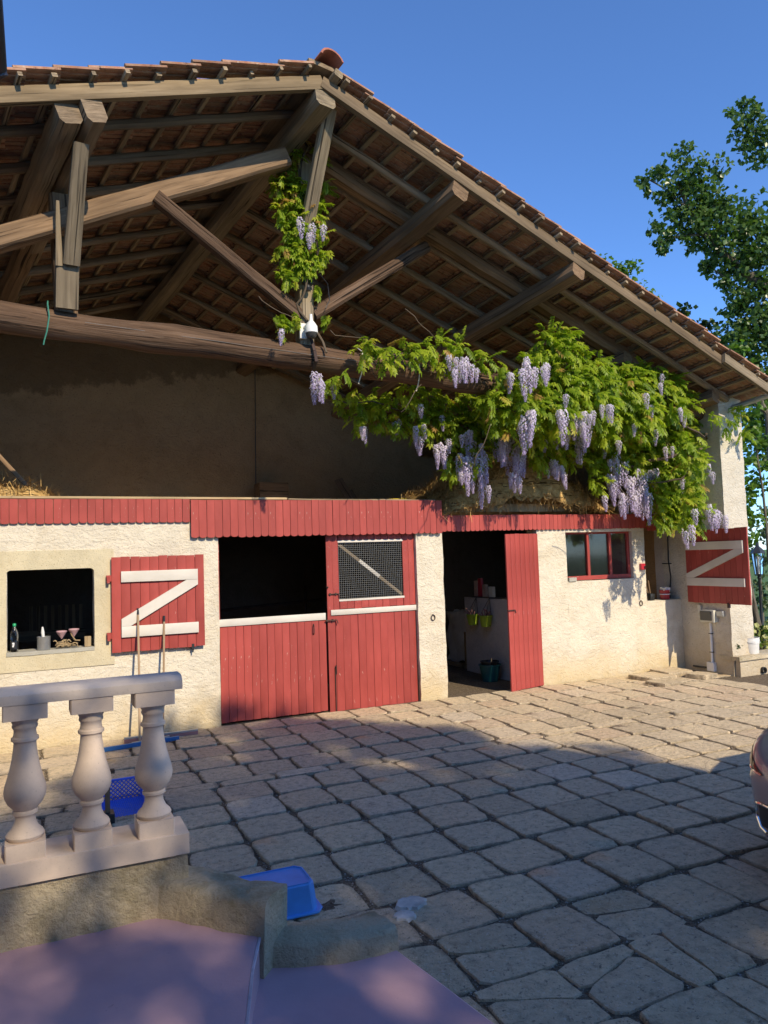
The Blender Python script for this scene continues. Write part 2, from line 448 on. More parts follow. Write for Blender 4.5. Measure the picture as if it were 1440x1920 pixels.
M['cast_stone'] = concrete('pinkish_cast_stone', (.68, .55, .44), (.50, .39, .31), 90, .15, .35, .003)
M['rail_stone'] = concrete('greyish_rail_stone', (.66, .56, .47), (.48, .40, .34), 90, .15, .35, .003)
M['curb'] = concrete('rough_cement', (.56, .47, .32), (.25, .205, .10), 30, 1.0, .85, .028)
M['curb_top'] = concrete('cement_top', (.40, .385, .33), (.24, .23, .17), 60, .8, .5, .008)
def purple_mat():
    t = NT('worn_purple_floor_paint'); p = t.coord('gr')
    col = t.ramp(t.noise(p, 2.4, 6, .6), [(.3, (.44, .285, .325)), (.7, (.53, .345, .385))])
    col = t.mix(t.ramp(t.noise(p, 30, 6, .7), [(.66, 0.), (.74, .5)]), col, (.33, .29, .34))
    col = t.mix(t.ramp(t.noise(p, 11, 6, .7), [(.27, .6), (.34, 0.)]), col, (.09, .075, .10))
    return t.fin(col, t.ramp(t.noise(p, 5, 4), [(.3, .35), (.7, .6)]), t.bump(t.noise(p, 60, 5), .25, .003), spec=.4)
M['purple'] = purple_mat()
M['purple_wear'] = simple('worn_purple_edge', (.42, .38, .44), .6, var=.3, bump=.3)
def glass(name, col=(.9, .95, .95), rough=.03, alpha_trans=1.0):
    t = NT(name); b = t.b
    b.inputs['Base Color'].default_value = (*col, 1); b.inputs['Roughness'].default_value = rough
    b.inputs['Transmission Weight'].default_value = alpha_trans; b.inputs['IOR'].default_value = 1.45
    return t.m
M['pane'] = glass('window_glass', (.75, .8, .8), .06)
M['clear'] = glass('clear_plastic', (.93, .97, .98), .08)
M['wisteria_leaf'] = leafmat('wisteria_leaves', [(0, (.11, .18, .014)), (.3, (.21, .30, .020)), (.7, (.34, .40, .032)), (.9, (.43, .39, .06)), (1, (.36, .21, .07))], .45)
M['petal'] = leafmat('wisteria_petals', [(0, (.33, .25, .49)), (.4, (.49, .41, .63)), (.75, (.61, .54, .70)), (1, (.72, .68, .70))], .3, .6)
M['poplar_leaf'] = leafmat('poplar_leaves', [(0, (.035, .075, .02)), (.6, (.075, .135, .035)), (1, (.14, .21, .055))], .3, .32)
M['dark_leaf'] = leafmat('dark_leaves', [(0, (.025, .05, .015)), (1, (.06, .10, .028))], .25, .4)
M['bright_leaf'] = leafmat('bright_leaves', [(0, (.06, .12, .018)), (1, (.14, .24, .03))], .4)
M['hedge_leaf'] = leafmat('hedge_leaves', [(0, (.05, .075, .035)), (1, (.13, .17, .075))], .3)
M['cream_flower'] = leafmat('cream_flowers', [(0, (.42, .42, .14)), (1, (.62, .60, .34))], .3, .6)
M['stem'] = wood('vine_stem', (.09, .065, .042), (.16, .12, .08), (.2, .16, .11), sc=(2, 20, 20))
M['bark'] = wood('tree_bark', (.10, .085, .06), (.19, .165, .12), (.24, .21, .16), sc=(3, 18, 18), bump=1.0, dist=.02)
def carmat():
    t = NT('rose_brown_car_paint')
    t.fin((.44, .31, .27), .32, metal=.2); t.b.inputs['Coat Weight'].default_value = 1; t.b.inputs['Coat Roughness'].default_value = .04
    return t.m
M['car'] = carmat()
M['chrome'] = simple('chrome', (.75, .75, .76), .12, 1.0, .02)
M['car_glass'] = simple('dark_car_glass', (.012, .012, .014), .06, 0, .05)
M['tyre'] = simple('tyre_rubber', (.02, .02, .02), .85)
M['house_wall'] = plaster('house_plaster', (.62, .55, .44), (.3, .25, .2), .5)
# ------------------------------------------------------------------ measured positions (x, y, z, radius or length)
WIS=[(2.94,-1.28,4.02,0.07),(3.28,-0.8,4.03,0.09),(3.15,-1.54,4.08,0.07),(3.53,-0.42,3.96,0.08),(3.68,-0.42,3.86,0.1),(3.44,-1.51,4.36,0.18),(3.73,-1.49,4.36,0.17),(4.02,-1.46,4.42,0.18),(4.41,-1.43,4.53,0.19),(4.73,-1.4,4.6,0.17),(4.56,-1.41,4.35,0.16),(5.09,-1.37,4.43,0.17),(6.21,-1.27,4.73,0.29),(6.41,-1.25,4.9,0.22),(6.49,-1.25,4.62,0.33),(5.82,-1.3,4.4,0.21),(5.38,-1.34,4.36,0.14),(3.07,-1.13,4.03,0.08),(3.11,-1.37,4.04,0.07),(3.63,-0.54,4.04,0.15),(3.94,-0.42,3.97,0.21),(4.17,-0.42,3.89,0.27),(3.76,-0.42,3.7,0.14),(4.34,-0.65,4.1,0.24),(4.72,-0.53,4.11,0.25),(4.6,-0.42,3.8,0.22),(5.02,-0.42,3.97,0.26),(5.18,-0.42,3.75,0.26),(5.45,-0.42,4.07,0.26),(5.33,-0.42,3.31,0.26),(5.15,-0.42,3.13,0.16),(5.61,-0.42,3.77,0.3),(5.47,-1.04,3.87,0.28),(5.73,-1.03,3.74,0.28),(5.71,-1.31,3.9,0.24),(5.59,-0.42,3.4,0.19),(6.23,-0.81,3.73,0.3),(6.07,-1.28,3.93,0.28),(6.37,-1.26,4.24,0.32),(6.51,-1.16,3.83,0.33),(6.87,-1.21,4.43,0.33),(6.95,-1.21,4.07,0.37),(7.27,-1.18,4.32,0.3),(7.56,-0.92,3.85,0.39),(7.49,-0.42,3.69,0.28),(7.17,-0.42,3.44,0.22),(7.69,-1.14,4.28,0.34),(7.89,-1.12,3.98,0.39),(8.14,-1.1,4.4,0.27),(8.47,-1.07,4.19,0.36),(8.53,-0.42,3.65,0.38),(8.95,-0.57,3.81,0.42),(8.1,-0.42,3.55,0.29),(7.87,-0.42,3.34,0.23),(8.87,-1.04,4.09,0.24),(9.54,-0.42,3.77,0.33),(8.95,-0.42,3.32,0.38),(9.35,-0.42,3.25,0.39),(8.7,-0.42,2.9,0.32),(9.25,-0.42,2.73,0.38),(8.72,-1.25,3.25,0.25),(8.74,-1.25,2.9,0.23),(8.66,-1.26,2.58,0.26),(9.14,-1.21,2.55,0.08),(9.26,-1.2,3.92,0.11),(9.87,-1.15,4.07,0.13),(10.01,-1.14,3.74,0.1),(9.6,-1.17,3.82,0.11),(9.06,-0.42,2.41,0.21),(8.83,-1.04,4.34,0.13),(8.27,-1.09,4.61,0.13),(7.71,-1.14,4.55,0.14),(6.59,-0.42,3.35,0.17),(7.65,-0.42,3.05,0.16),(9.16,-0.42,3.07,0.34),(9.44,-0.42,2.9,0.3),(8.92,-0.42,3.66,0.38),(8.41,-0.42,3.39,0.25),(8.67,-1.26,3.53,0.2),(8.66,-1.26,2.31,0.19),(8.9,-0.42,2.52,0.21),(8.64,-1.26,3.41,0.17),(7.5,-0.76,3.8,0.35),(6.37,-0.99,3.78,0.26),(5.96,-0.42,3.63,0.21),(4.85,-0.42,3.81,0.22),(4.32,-0.42,3.79,0.16),(5.54,-1.33,4.17,0.21),(5.9,-1.3,4.13,0.2),(5.27,-1.35,3.94,0.17),(5.27,-0.42,3.83,0.22),(5.44,-0.84,3.98,0.2),(5.43,-0.42,3.54,0.19),(6.6,-0.42,3.66,0.23),(6.89,-0.42,3.59,0.22),(7.67,-0.42,3.37,0.23),(8.14,-0.74,3.83,0.32),(7.5,-1.16,4.57,0.19),(7.99,-1.11,4.62,0.17),(8.67,-1.05,4.48,0.22),(9.41,-0.42,2.56,0.22),(8.82,-0.42,3.07,0.29),(7.48,-0.42,3.61,0.24),(6.67,-1.23,4.42,0.26),(7.18,-1.19,4.54,0.19)]
KPV=[(2.67,-1.33,6.7,0.15),(2.63,-1.33,6.44,0.12),(3.0,-1.3,6.72,0.1),(2.52,-1.34,6.23,0.16),(2.72,-1.32,6.21,0.18),(2.99,-1.3,6.33,0.14),(2.58,-1.34,5.93,0.18),(2.91,-1.31,6.0,0.17),(2.71,-1.33,5.7,0.21),(2.97,-1.3,5.75,0.14),(2.63,-1.33,5.44,0.2),(2.93,-1.31,5.49,0.15),(2.53,-1.34,5.18,0.12),(2.76,-1.32,5.37,0.18),(2.48,-1.35,4.65,0.1),(2.68,-1.33,4.71,0.07),(3.03,-1.3,4.75,0.06),(2.45,-1.35,4.51,0.05),(2.95,-1.3,5.09,0.06)]
RAC=[(4.66,-1.63,4.37,0.32),(4.59,-1.63,4.29,0.26),(4.73,-1.62,4.28,0.23),(4.85,-1.61,4.25,0.16),(5.61,-1.54,4.4,0.41),(5.52,-1.55,4.29,0.34),(5.39,-1.56,4.24,0.2),(5.97,-1.51,4.43,0.31),(5.87,-1.52,4.36,0.24),(2.83,-1.6,3.97,0.26),(2.82,-1.38,3.97,0.24),(4.3,-0.55,3.8,0.21),(4.24,-0.55,3.76,0.17),(4.61,-0.55,3.58,0.26),(4.91,-0.55,3.5,0.36),(4.86,-0.55,3.39,0.25),(4.9,-0.55,3.86,0.22),(5.39,-0.55,3.59,0.44),(5.47,-0.55,3.37,0.66),(5.34,-0.55,3.22,0.44),(5.25,-0.55,3.3,0.44),(5.54,-0.55,3.01,0.4),(5.73,-0.78,3.72,0.51),(5.79,-0.55,3.68,0.37),(6.05,-0.55,3.62,0.56),(6.18,-0.55,3.55,0.53),(5.65,-1.44,3.74,0.55),(5.71,-1.53,3.79,0.41),(6.13,-0.55,3.39,0.49),(6.07,-0.55,3.09,0.26),(5.89,-0.66,3.63,0.44),(6.2,-1.49,3.82,0.45),(6.54,-1.17,3.76,0.4),(6.55,-0.97,3.72,0.3),(6.62,-1.36,3.8,0.43),(7.18,-0.55,3.66,0.39),(6.98,-0.95,3.74,0.38),(6.77,-0.55,3.3,0.27),(6.91,-0.55,3.24,0.31),(6.63,-1.45,3.85,0.28),(7.87,-0.55,3.44,0.48),(7.97,-0.55,3.28,0.57),(8.11,-0.55,3.04,0.49),(7.8,-0.55,3.12,0.48),(7.99,-0.55,2.84,0.4),(8.33,-0.55,3.21,0.65),(8.25,-0.55,2.88,0.41),(8.52,-0.55,2.84,0.66),(8.42,-0.55,2.92,0.49),(7.88,-1.35,4.02,0.15),(8.63,-1.2,3.93,0.14),(8.97,-1.43,2.53,0.35),(9.2,-1.41,2.45,0.27),(8.79,-1.45,2.49,0.27),(8.44,-1.48,2.53,0.23),(8.31,-1.49,2.3,0.29),(9.18,-0.55,2.3,0.25),(8.85,-1.44,3.19,0.16),(6.26,-1.49,4.04,0.17),(5.74,-1.53,4.34,0.27),(4.46,-1.64,4.38,0.19),(8.66,-0.55,3.22,0.29),(7.68,-0.55,2.8,0.24)]
KRAC=[(2.65,-1.53,5.79,0.24),(2.8,-1.52,5.76,0.21),(2.93,-1.51,5.76,0.18),(2.75,-1.52,5.63,0.15),(2.39,-1.55,4.49,0.1)]
TREE=[(17.38,4.02,13.56,0.31),(17.28,4.05,13.85,0.2),(17.05,4.2,13.22,0.26),(16.89,4.25,13.51,0.17),(17.25,4.13,12.83,0.37),(17.64,3.93,13.13,0.46),(17.63,3.98,12.49,0.4),(14.71,5.38,11.63,0.24),(14.97,5.24,12.05,0.29),(15.17,5.14,12.07,0.2),(15.2,5.17,11.43,0.29),(15.62,4.91,12.49,0.31),(15.82,4.84,12.12,0.37),(15.68,4.93,11.7,0.37),(16.14,4.68,12.21,0.23),(16.53,4.51,12.17,0.29),(16.1,4.74,11.61,0.37),(15.62,4.99,11.32,0.34),(15.45,5.09,11.0,0.31),(15.94,4.86,10.98,0.49),(16.53,4.57,11.24,0.43),(16.33,4.69,10.75,0.49),(16.74,4.49,10.95,0.37),(14.97,5.34,10.58,0.24),(15.13,5.29,10.11,0.29),(15.45,5.13,10.35,0.29),(15.74,5.01,10.06,0.2),(15.81,4.95,10.56,0.34),(16.2,4.78,10.33,0.43),(16.59,4.6,10.31,0.46),(16.95,4.42,10.59,0.4),(17.3,4.24,10.86,0.34),(17.36,4.24,10.29,0.51),(16.71,4.58,9.81,0.46),(17.17,4.37,9.72,0.51),(17.69,4.11,9.99,0.51),(17.62,4.19,9.28,0.51),(17.04,4.47,9.16,0.46),(16.52,4.69,9.46,0.31),(16.17,4.85,9.54,0.17),(16.68,4.64,9.0,0.23),(17.49,4.3,8.57,0.51),(17.1,4.48,8.59,0.37),(17.35,4.4,8.01,0.51),(17.74,4.22,7.99,0.57),(16.9,4.6,8.16,0.31),(17.03,4.59,7.45,0.4),(17.55,4.36,7.29,0.57),(16.77,4.69,7.74,0.31),(17.35,4.49,6.72,0.49),(17.74,4.32,6.57,0.51),(16.9,4.67,7.1,0.29),(17.74,4.36,6.0,0.43),(17.22,4.59,6.09,0.34),(17.54,4.47,5.58,0.43),(17.15,4.59,6.59,0.26),(17.73,4.41,5.14,0.43),(17.47,4.55,4.87,0.34),(17.68,4.49,4.43,0.37)]
TLIMB=[[(18.75,4.27,0.12),(18.63,4.09,3.68),(18.52,3.96,6.54),(18.13,4.01,8.41),(17.62,4.22,8.92),(17.1,4.43,9.3),(16.65,4.61,9.81),(16.2,4.78,10.33),(15.88,4.89,10.98),(15.55,4.99,11.7)],[(17.62,4.22,8.92),(16.8,4.33,9.51),(16.52,4.59,10.89),(16.07,4.74,11.9)],[(18.52,3.96,6.54),(18.4,3.73,10.82),(17.89,3.84,12.69),(17.31,4.08,13.14)],[(16.2,4.78,10.33),(15.42,5.15,10.28),(15.09,5.3,10.15)],[(15.88,4.89,10.98),(15.17,5.17,11.65),(14.84,5.31,11.87)],[(18.57,4.15,6.59),(17.61,4.32,7.43),(17.1,4.52,8.01)],[(18.13,4.01,8.41),(18.02,4.3,9.82),(17.24,4.29,10.58)],[(17.03,4.49,8.87),(16.32,4.78,9.5)]]
DARKT=[(18.52,8.19,9.29,0.24),(18.8,8.05,9.45,0.31),(18.96,8.01,9.02,0.31),(19.39,7.81,8.92,0.34),(19.5,7.74,9.17,0.27),(19.66,7.71,8.56,0.27),(19.27,7.9,8.41,0.38),(18.95,8.05,8.42,0.38)]
LIGHTT=[(13.62,1.83,6.13,0.23),(13.36,1.96,6.08,0.21),(13.88,1.74,5.78,0.23),(13.15,2.07,5.92,0.16),(13.77,1.82,5.21,0.27),(14.08,1.7,4.97,0.27)]
CONIF=[(11.81,3.61,8.57),(11.87,3.62,8.18),(12.11,3.54,7.68),(12.6,3.32,7.48),(12.77,3.26,7.3),(12.0,3.57,7.93)]
BRT=[(12.82,1.18,5.01,0.17),(12.91,1.15,4.74,0.19),(13.06,1.11,4.36,0.24),(12.86,1.22,4.05,0.17),(12.89,1.26,3.3,0.21),(12.87,1.29,2.98,0.19),(13.22,1.1,3.29,0.24),(12.9,1.34,1.91,0.19),(12.86,1.33,2.39,0.17),(12.89,1.18,4.48,0.24),(13.03,1.14,4.05,0.26),(12.91,1.23,3.62,0.26),(13.15,1.12,3.51,0.26),(13.0,1.22,3.08,0.28),(12.9,1.29,2.66,0.24),(13.1,1.21,2.55,0.24),(12.98,1.28,2.23,0.24),(13.22,1.05,4.15,0.21)]
HEDGE=[(16.74,3.92,2.82,0.3),(16.65,4.0,2.28,0.33),(16.81,3.96,1.74,0.35),(16.52,4.1,1.61,0.27),(16.64,4.08,1.06,0.33),(16.83,4.02,0.65,0.33),(16.58,4.15,0.52,0.24),(16.81,3.92,2.41,0.3),(16.89,4.03,0.11,0.3)]
CREAM=[(11.0,-0.45,0.58,0.14),(10.95,-0.41,0.4,0.12),(11.07,-0.45,0.18,0.18),(10.9,-0.37,0.01,0.14),(11.05,-0.43,-0.09,0.14),(10.84,-0.33,-0.13,0.09)]
LTR=[(10.87,-0.33,1.39),(10.93,-0.34,1.02),(11.01,-0.34,0.57),(11.04,-0.33,0.12),(11.02,-0.29,-0.28)]
LAN=[(12.66,0.9,1.94),(12.67,0.91,1.7),(12.59,0.95,1.6),(12.6,0.96,1.39),(12.61,1.07,-0.36)]
# ================================================================== ground
mb = MB()
mb.add([(-200, -200, -.06), (260, -200, -.06), (260, 260, -.06), (-200, 260, -.06)], [(0, 1, 2, 3)])
g = mb.build('lawn', M['lawn'], kind='structure', smooth=0)
mb = MB()
mb.add([(-12, -30, -.007), (13.2, -30, -.007), (13.2, -.6, -.007), (11.4, 7, -.007), (-12, 7, -.007)], [(0, 1, 2, 3, 4)])
ground = mb.build('ground', M['soil'], kind='structure', smooth=0)

def paver_mesh(seed, pts=None, top=0.0):
    r = random.Random(seed); n = 20; vs_ = []
    if pts is None:
        pts = []
        e = r.uniform(6.0, 10.0)
        for i in range(n):
            a = 2*math.pi*(i+.5)/n
            ca, sa = math.cos(a), math.sin(a)
            k = 1/((abs(ca)**e+abs(sa)**e)**(1/e))
            k *= 1+r.uniform(-.065, .02)
            pts.append((ca*k*.5, sa*k*.5))
    n = len(pts)
    rings = [(.978, .0100), (1.0, .001), (1.006, -.045)]
    for k, z in rings:
        for x, y in pts:
            vs_.append((x*k, y*k, z+(r.uniform(-.003, .002) if z > 0 else 0)))
    vs_.append((r.uniform(-.1, .1), r.uniform(-.1, .1), ((.0095 if r.random() < .7 else .005))))
    c = len(vs_)-1
    fs_ = [(i, (i+1) % n, c) for i in range(n)]
    for k in range(2):
        fs_ += [(k*n+i, (k+1)*n+i, (k+1)*n+(i+1) % n, k*n+(i+1) % n) for i in range(n)]
    return vs_, fs_
def cam_px(p):
    d = Vector(p)-cam.matrix_world.translation
    w = d.dot(_f)
    if w < .1: return None
    return 720+1400*d.dot(_r)/w, 960-1400*d.dot(_u)/w, w
# rows of pavers, aligned with the barn front
rows = []; y = -.02
pitches = []
while y > -8.6:
    h = .47+rng.uniform(-.03, .03)
    if -2.45 < y < -1.98 and not any(s_ for _, _, s_ in rows): h = .19; nar = True
    else: nar = False
    rows.append((y-h, y, nar)); y -= h
cells = []
for y0, y1, nar in rows:
    x = -3.1; ki = 0; off = rng.uniform(-.07, .07)
    def edge(k): return -3.1+.445*k+.05*mnoise.noise(Vector((k*.9, 3, y0*.25)))+off*.5+.035*math.sin(k*12.9898+y0*37)
    while x < 13.0:
        if nar: w = rng.uniform(.5, .8)
        else: ki += 1; w = max(.3, edge(ki)-x)
        xc = x+w/2+.02*math.sin(y0*1.7); yc = (y0+y1)/2
        x += w
        if xc > 9.55 and yc > -1.75: continue           # planter stands here
        if xc < -.55 and yc < -5.0 or (xc < 1.33 and yc < -5.1): continue   # porch stands here
        q = cam_px((xc, yc, 0))
        vis = q and -60 < q[0] < 1500 and -50 < q[1] < 1960
        cells.append((xc, yc, w, y1-y0, vis, q[2] if q else 99))
vis = sorted([c for c in cells if c[4]], key=lambda c: c[5])
near = set(id(c) for c in vis[:285])
variants = []
for s_ in range(9):
    v_, f_ = paver_mesh(100+s_)
    m_ = MB(); m_.add(v_, f_); variants.append(m_.mesh('paver', M['stone'], (0, 0, 0), smooth=24))
far_mb = MB(); npav = 0
def paver_dz(x, y): return .012*mnoise.noise(Vector((x*.5, y*.5, 3)))+rng.uniform(-.006, .006)
for c in cells:
    xc, yc, w, h, v_, d_ = c
    gap = .006+rng.uniform(0, .013)
    dz = paver_dz(xc, yc); rz = rng.uniform(-.05, .05)
    broken = v_ and yc < -5.7 and xc > 1.9 and rng.random() < .55
    if id(c) in near and not broken:
        o = inst(rng.choice(variants), 'paver', ground, (xc, yc, dz), (rng.uniform(-.012, .012), rng.uniform(-.012, .012), rz+rng.choice((0, math.pi))),
                 (w-gap, h-gap, 1)); npav += 1
    elif broken:
        # split the slab along one or two cracks
        sx, sy = (w-gap)/2, (h-gap)/2
        a = rng.uniform(.15, .85); b = rng.uniform(.15, .85)
        polys = [[(-1, -1), (2*a-1, -1), (2*b-1, 1), (-1, 1)], [(2*a-1+.05, -1), (1, -1), (1, 1), (2*b-1+.05, 1)]]
        if rng.random() < .5:
            polys = [[(q_, p_) for p_, q_ in P][::-1] for P in polys]
        for P in polys:
            cx = sum(p[0] for p in P)/len(P); cy = sum(p[1] for p in P)/len(P)
            pts = []
            for i in range(len(P)):
                p, q_ = P[i], P[(i+1) % len(P)]
                for k in (.12, .4, .65, .88):
                    j = .05
                    pts.append(((p[0]+(q_[0]-p[0])*k-cx)*sx+rng.uniform(-j, j)*sx*.5, (p[1]+(q_[1]-p[1])*k-cy)*sy+rng.uniform(-j, j)*sy*.5))
            vv, ff = paver_mesh(rng.randint(0, 99999), pts)
            vv[-1] = (0, 0, .013)
            m_ = MB(); m_.add(vv, ff)
            inst(m_.mesh('paver', M['stone'], (0, 0, 0), 24), 'paver', ground, (xc+cx*sx, yc+cy*sy, dz-.008+rng.uniform(-.004, .004)), (0, 0, rz))
    else:
        vv, ff = paver_mesh(rng.randint(0, 99999))
        far_mb.add([(xc+p[0]*(w-gap), yc+p[1]*(h-gap), p[2]+dz) for p in vv], ff)
o = far_mb.build('paver_field', M['stone'], ground, smooth=24, kind='stuff')
# pebbles in the joints
def pebble_cloud(n, fn, smin, smax):
    base = np.array([(1, 0, -.3), (-.5, .87, -.3), (-.5, -.87, -.3), (.1, .1, .8)])
    fb = np.array([(0, 1, 3), (1, 2, 3), (2, 0, 3)])
    P = np.array([fn() for _ in range(n)]); s_ = nrg.uniform(smin, smax, (n, 1, 1)); a = nrg.uniform(0, 6.28, n)
    c_, s2 = np.cos(a), np.sin(a)
    B = np.repeat(base[None], n, 0)*nrg.uniform(.6, 1.2, (n, 1, 3))
    X = B[:, :, 0]*c_[:, None]-B[:, :, 1]*s2[:, None]; Y = B[:, :, 0]*s2[:, None]+B[:, :, 1]*c_[:, None]
    V = np.stack([X, Y, B[:, :, 2]*.7], 2)*s_+P[:, None, :]
    F = (fb[None]+np.arange(n)[:, None, None]*4).reshape(-1, 3)
    return V.reshape(-1, 3), F
vc = [c for c in cells if c[4]]
def jp():
    c = rng.choice(vc)
    if rng.random() < .5: return (c[0]+rng.choice((-.5, .5))*c[2]+rng.gauss(0, .014), c[1]+rng.uniform(-.5, .5)*c[3], -.004)
    return (c[0]+rng.uniform(-.5, .5)*c[2], c[1]+rng.choice((-.5, .5))*c[3]+rng.gauss(0, .014), -.004)
V1, F1 = pebble_cloud(9000, jp, .003, .010)
def tp():
    c = rng.choice(vc); return (c[0]+rng.uniform(-.5, .5)*c[2], c[1]+rng.uniform(-.5, .5)*c[3], .016)
V2, F2 = pebble_cloud(1500, tp, .002, .006)
me = npmesh('gravel', np.vstack([V1, V2]), np.vstack([F1, F2+len(V1)]), M['gravel'])
o = npobj('gravel', me, ground); o['kind'] = 'stuff'
# broken raised slabs at the foot of the right hand wall, and mortar patches
for (x, y, w, h, z, r_) in ((8.55, -.42, .62, .5, .045, .1), (9.05, -.3, .55, .5, .06, -.06), (8.35, -.85, .55, .38, .03, .2), (9.2, -.75, .42, .36, .05, .3)):
    v_, f_ = paver_mesh(rng.randint(0, 9999)); m_ = MB(); m_.add(v_, f_)
    inst(m_.mesh('paver', M['stone'], (0, 0, 0), 24), 'paver', ground, (x, y, z), (rng.uniform(-.03, .03), rng.uniform(-.04, .04), r_), (w, h, 1.3))
for (x, y, s_) in ((1.93, -5.28, .10), (1.83, -5.40, .07)):
    pts = [((1+rng.uniform(-.2, .15))*s_*math.cos(a*.2618), (1+rng.uniform(-.2, .15))*s_*.8*math.sin(a*.2618)) for a in range(24)]
    m_ = MB(); m_.add([(0, 0, .014)]+[(p[0]*.9, p[1]*.9, .012) for p in pts]+[(p[0]*1.02, p[1]*1.02, -.01) for p in pts],
        [(0, 1+i, 1+(i+1) % 24) for i in range(24)]+[(1+i, 25+i, 25+(i+1) % 24, 1+(i+1) % 24) for i in range(24)])
    inst(m_.mesh('mortar_patch', M['mortar'], (0, 0, 0), 50), 'mortar_patch', ground, (x, y, .006))

# ================================================================== barn
barn = thing('barn', 'long open gabled barn with tiled roof, timber truss and red stable doors', 'barn', (3, 0, 0))
HU = Vector((math.cos(R(5)), math.sin(R(5)), 0))           # along the truss
HN = Vector((-math.sin(R(5)), math.cos(R(5)), 0))          # into the barn
# --- walls
m = MB()
m.gbox(-3.8, -.33, 0, .25, -.05, 2.6, .12, .006)
m.gbox(-.33, .57, 0, .25, -.05, 1.06, .12, .004)
m.gbox(-.33, .57, 0, .25, 1.985, 2.6, .12, .004)
m.gbox(.57, 2.005, 0, .25, -.05, 2.6, .1, .007)
m.build('front_wall', M['plaster'], barn, smooth=70)
m = MB(); m.gbox(4.755, 5.175, 0, .3, -.05, 2.5, .07, .012, 4); m.build('front_wall', M['plaster'], barn, smooth=70)
m = MB()
m.gbox(6.80, 7.34, 0, .25, -.05, 2.5, .08, .010, 4)
m.gbox(7.34, 8.66, 0, .25, -.05, 1.525, .09, .008, 4)
m.gbox(8.66, 8.915, 0, .25, -.05, 2.5, .08, .008, 4)
m.gbox(8.915, 9.66, 0, .28, -.05, 1.14, .08, .010, 4)
m.gbox(7.34, 8.66, .0, .25, 2.28, 2.5, .12, .004)
m.build('front_wall', M['plaster'], barn, smooth=70)
m = MB(); m.gbox(9.655, 10.15, -.96, .35, -.05, 4.9, .075, .016, 3.2); m.build('pillar', M['pillar_plaster'], barn, smooth=70)
# smooth render surround of the left window, slightly proud, with rounded opening corners
m = MB()
for a in ((-.62, -.335, .86, 2.19), (.572, .785, .86, 2.19), (-.335, .572, .86, 1.07), (-.335, .572, 1.978, 2.19)):
    m.box(a[0], a[1], -.012, .2, a[2], a[3])
for cx, cz, sx, sz in ((-.335, 1.978, 1, -1), (.572, 1.978, -1, -1)):
    pts = [(0, 0)]+[(sx*.045*(1-math.cos(t)), sz*.045*(1-math.sin(t))) for t in [i*math.pi/8 for i in range(5)]]
    if sx*sz > 0: pts = pts[::-1]
    m.prism(pts[::-1], (cx, .2, cz), (1, 0, 0), (0, 0, 1), (0, -.211, 0))
m.build('window_surround', M['smooth_render'], barn, smooth=30)
m = MB(); m.gbox(-.335, .572, -.02, .24, 1.035, 1.078, .08, .006, 6); m.build('window_sill', M['curb_top'], barn)
# interior
m = MB()
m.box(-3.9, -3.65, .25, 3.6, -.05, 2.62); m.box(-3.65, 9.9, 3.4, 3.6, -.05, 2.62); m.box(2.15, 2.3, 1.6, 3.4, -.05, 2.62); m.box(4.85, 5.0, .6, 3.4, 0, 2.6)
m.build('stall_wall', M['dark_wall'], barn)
m = MB(); m.box(-3.8, 9.655, .24, 3.55, 2.62, 2.74); m.build('loft_floor', M['raw_plank'], barn)
m = MB()
m.gbox(6.66, 6.78, .26, 1.95, 0, 1.26, .15, .006); m.build('partition_wall', M['inner'], barn, smooth=60)
m = MB(); m.gbox(8.80, 8.915, .25, 1.9, -.05, 2.6, .2, .004); m.gbox(9.655, 9.78, .35, 1.9, -.05, 2.6, .2, .004); m.gbox(8.915, 9.655, 1.8, 1.9, -.05, 2.6, .2, .004); m.gbox(8.915, 9.655, .28, 1.8, 1.02, 1.11, .2, .004)
m.build('niche_wall', M['inner'], barn, smooth=60)
m = MB(); m.tube([(9.645, .2, 2.4), (9.643, .22, 1.8), (9.645, .19, 1.5), (9.643, .24, 1.15)], .011, 6); m.box(9.636, 9.65, .16, .36, 1.72, 1.735); m.build('cable', M['black_plastic'], barn)
# back gable wall of the loft, side walls
def roofz(x, y):  # approx height of rafter tops above (x, y): plane maths on both slopes
    return min(ROOF['r'](x, y), ROOF['l'](x, y))
RG = Vector((2.726, -2.177, 7.079))
DR = Vector((.936, .082, -.344)).normalized(); DL = Vector((-.945, -.083, -.318)).normalized()
VV = Vector((-.21830, .98472, -.15340))
NR = DR.cross(VV).normalized(); NL = -(DL.cross(VV)).normalized()
NR = NR if NR.z > 0 else -NR; NL = NL if NL.z > 0 else -NL
ROOF = {'r': lambda x, y: RG.z-(NR.x*(x-RG.x)+NR.y*(y-RG.y))/NR.z, 'l': lambda x, y: RG.z-(NL.x*(x-RG.x)+NL.y*(y-RG.y))/NL.z}
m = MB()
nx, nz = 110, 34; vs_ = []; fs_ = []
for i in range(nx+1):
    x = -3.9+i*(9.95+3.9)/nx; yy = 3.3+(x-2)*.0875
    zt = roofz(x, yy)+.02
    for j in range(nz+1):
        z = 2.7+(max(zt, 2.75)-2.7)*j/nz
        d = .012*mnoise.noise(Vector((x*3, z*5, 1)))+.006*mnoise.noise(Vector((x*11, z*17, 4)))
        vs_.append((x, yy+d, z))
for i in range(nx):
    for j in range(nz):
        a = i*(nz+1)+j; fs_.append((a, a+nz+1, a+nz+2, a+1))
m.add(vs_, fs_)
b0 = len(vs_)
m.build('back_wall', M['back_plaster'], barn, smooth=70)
m = MB()
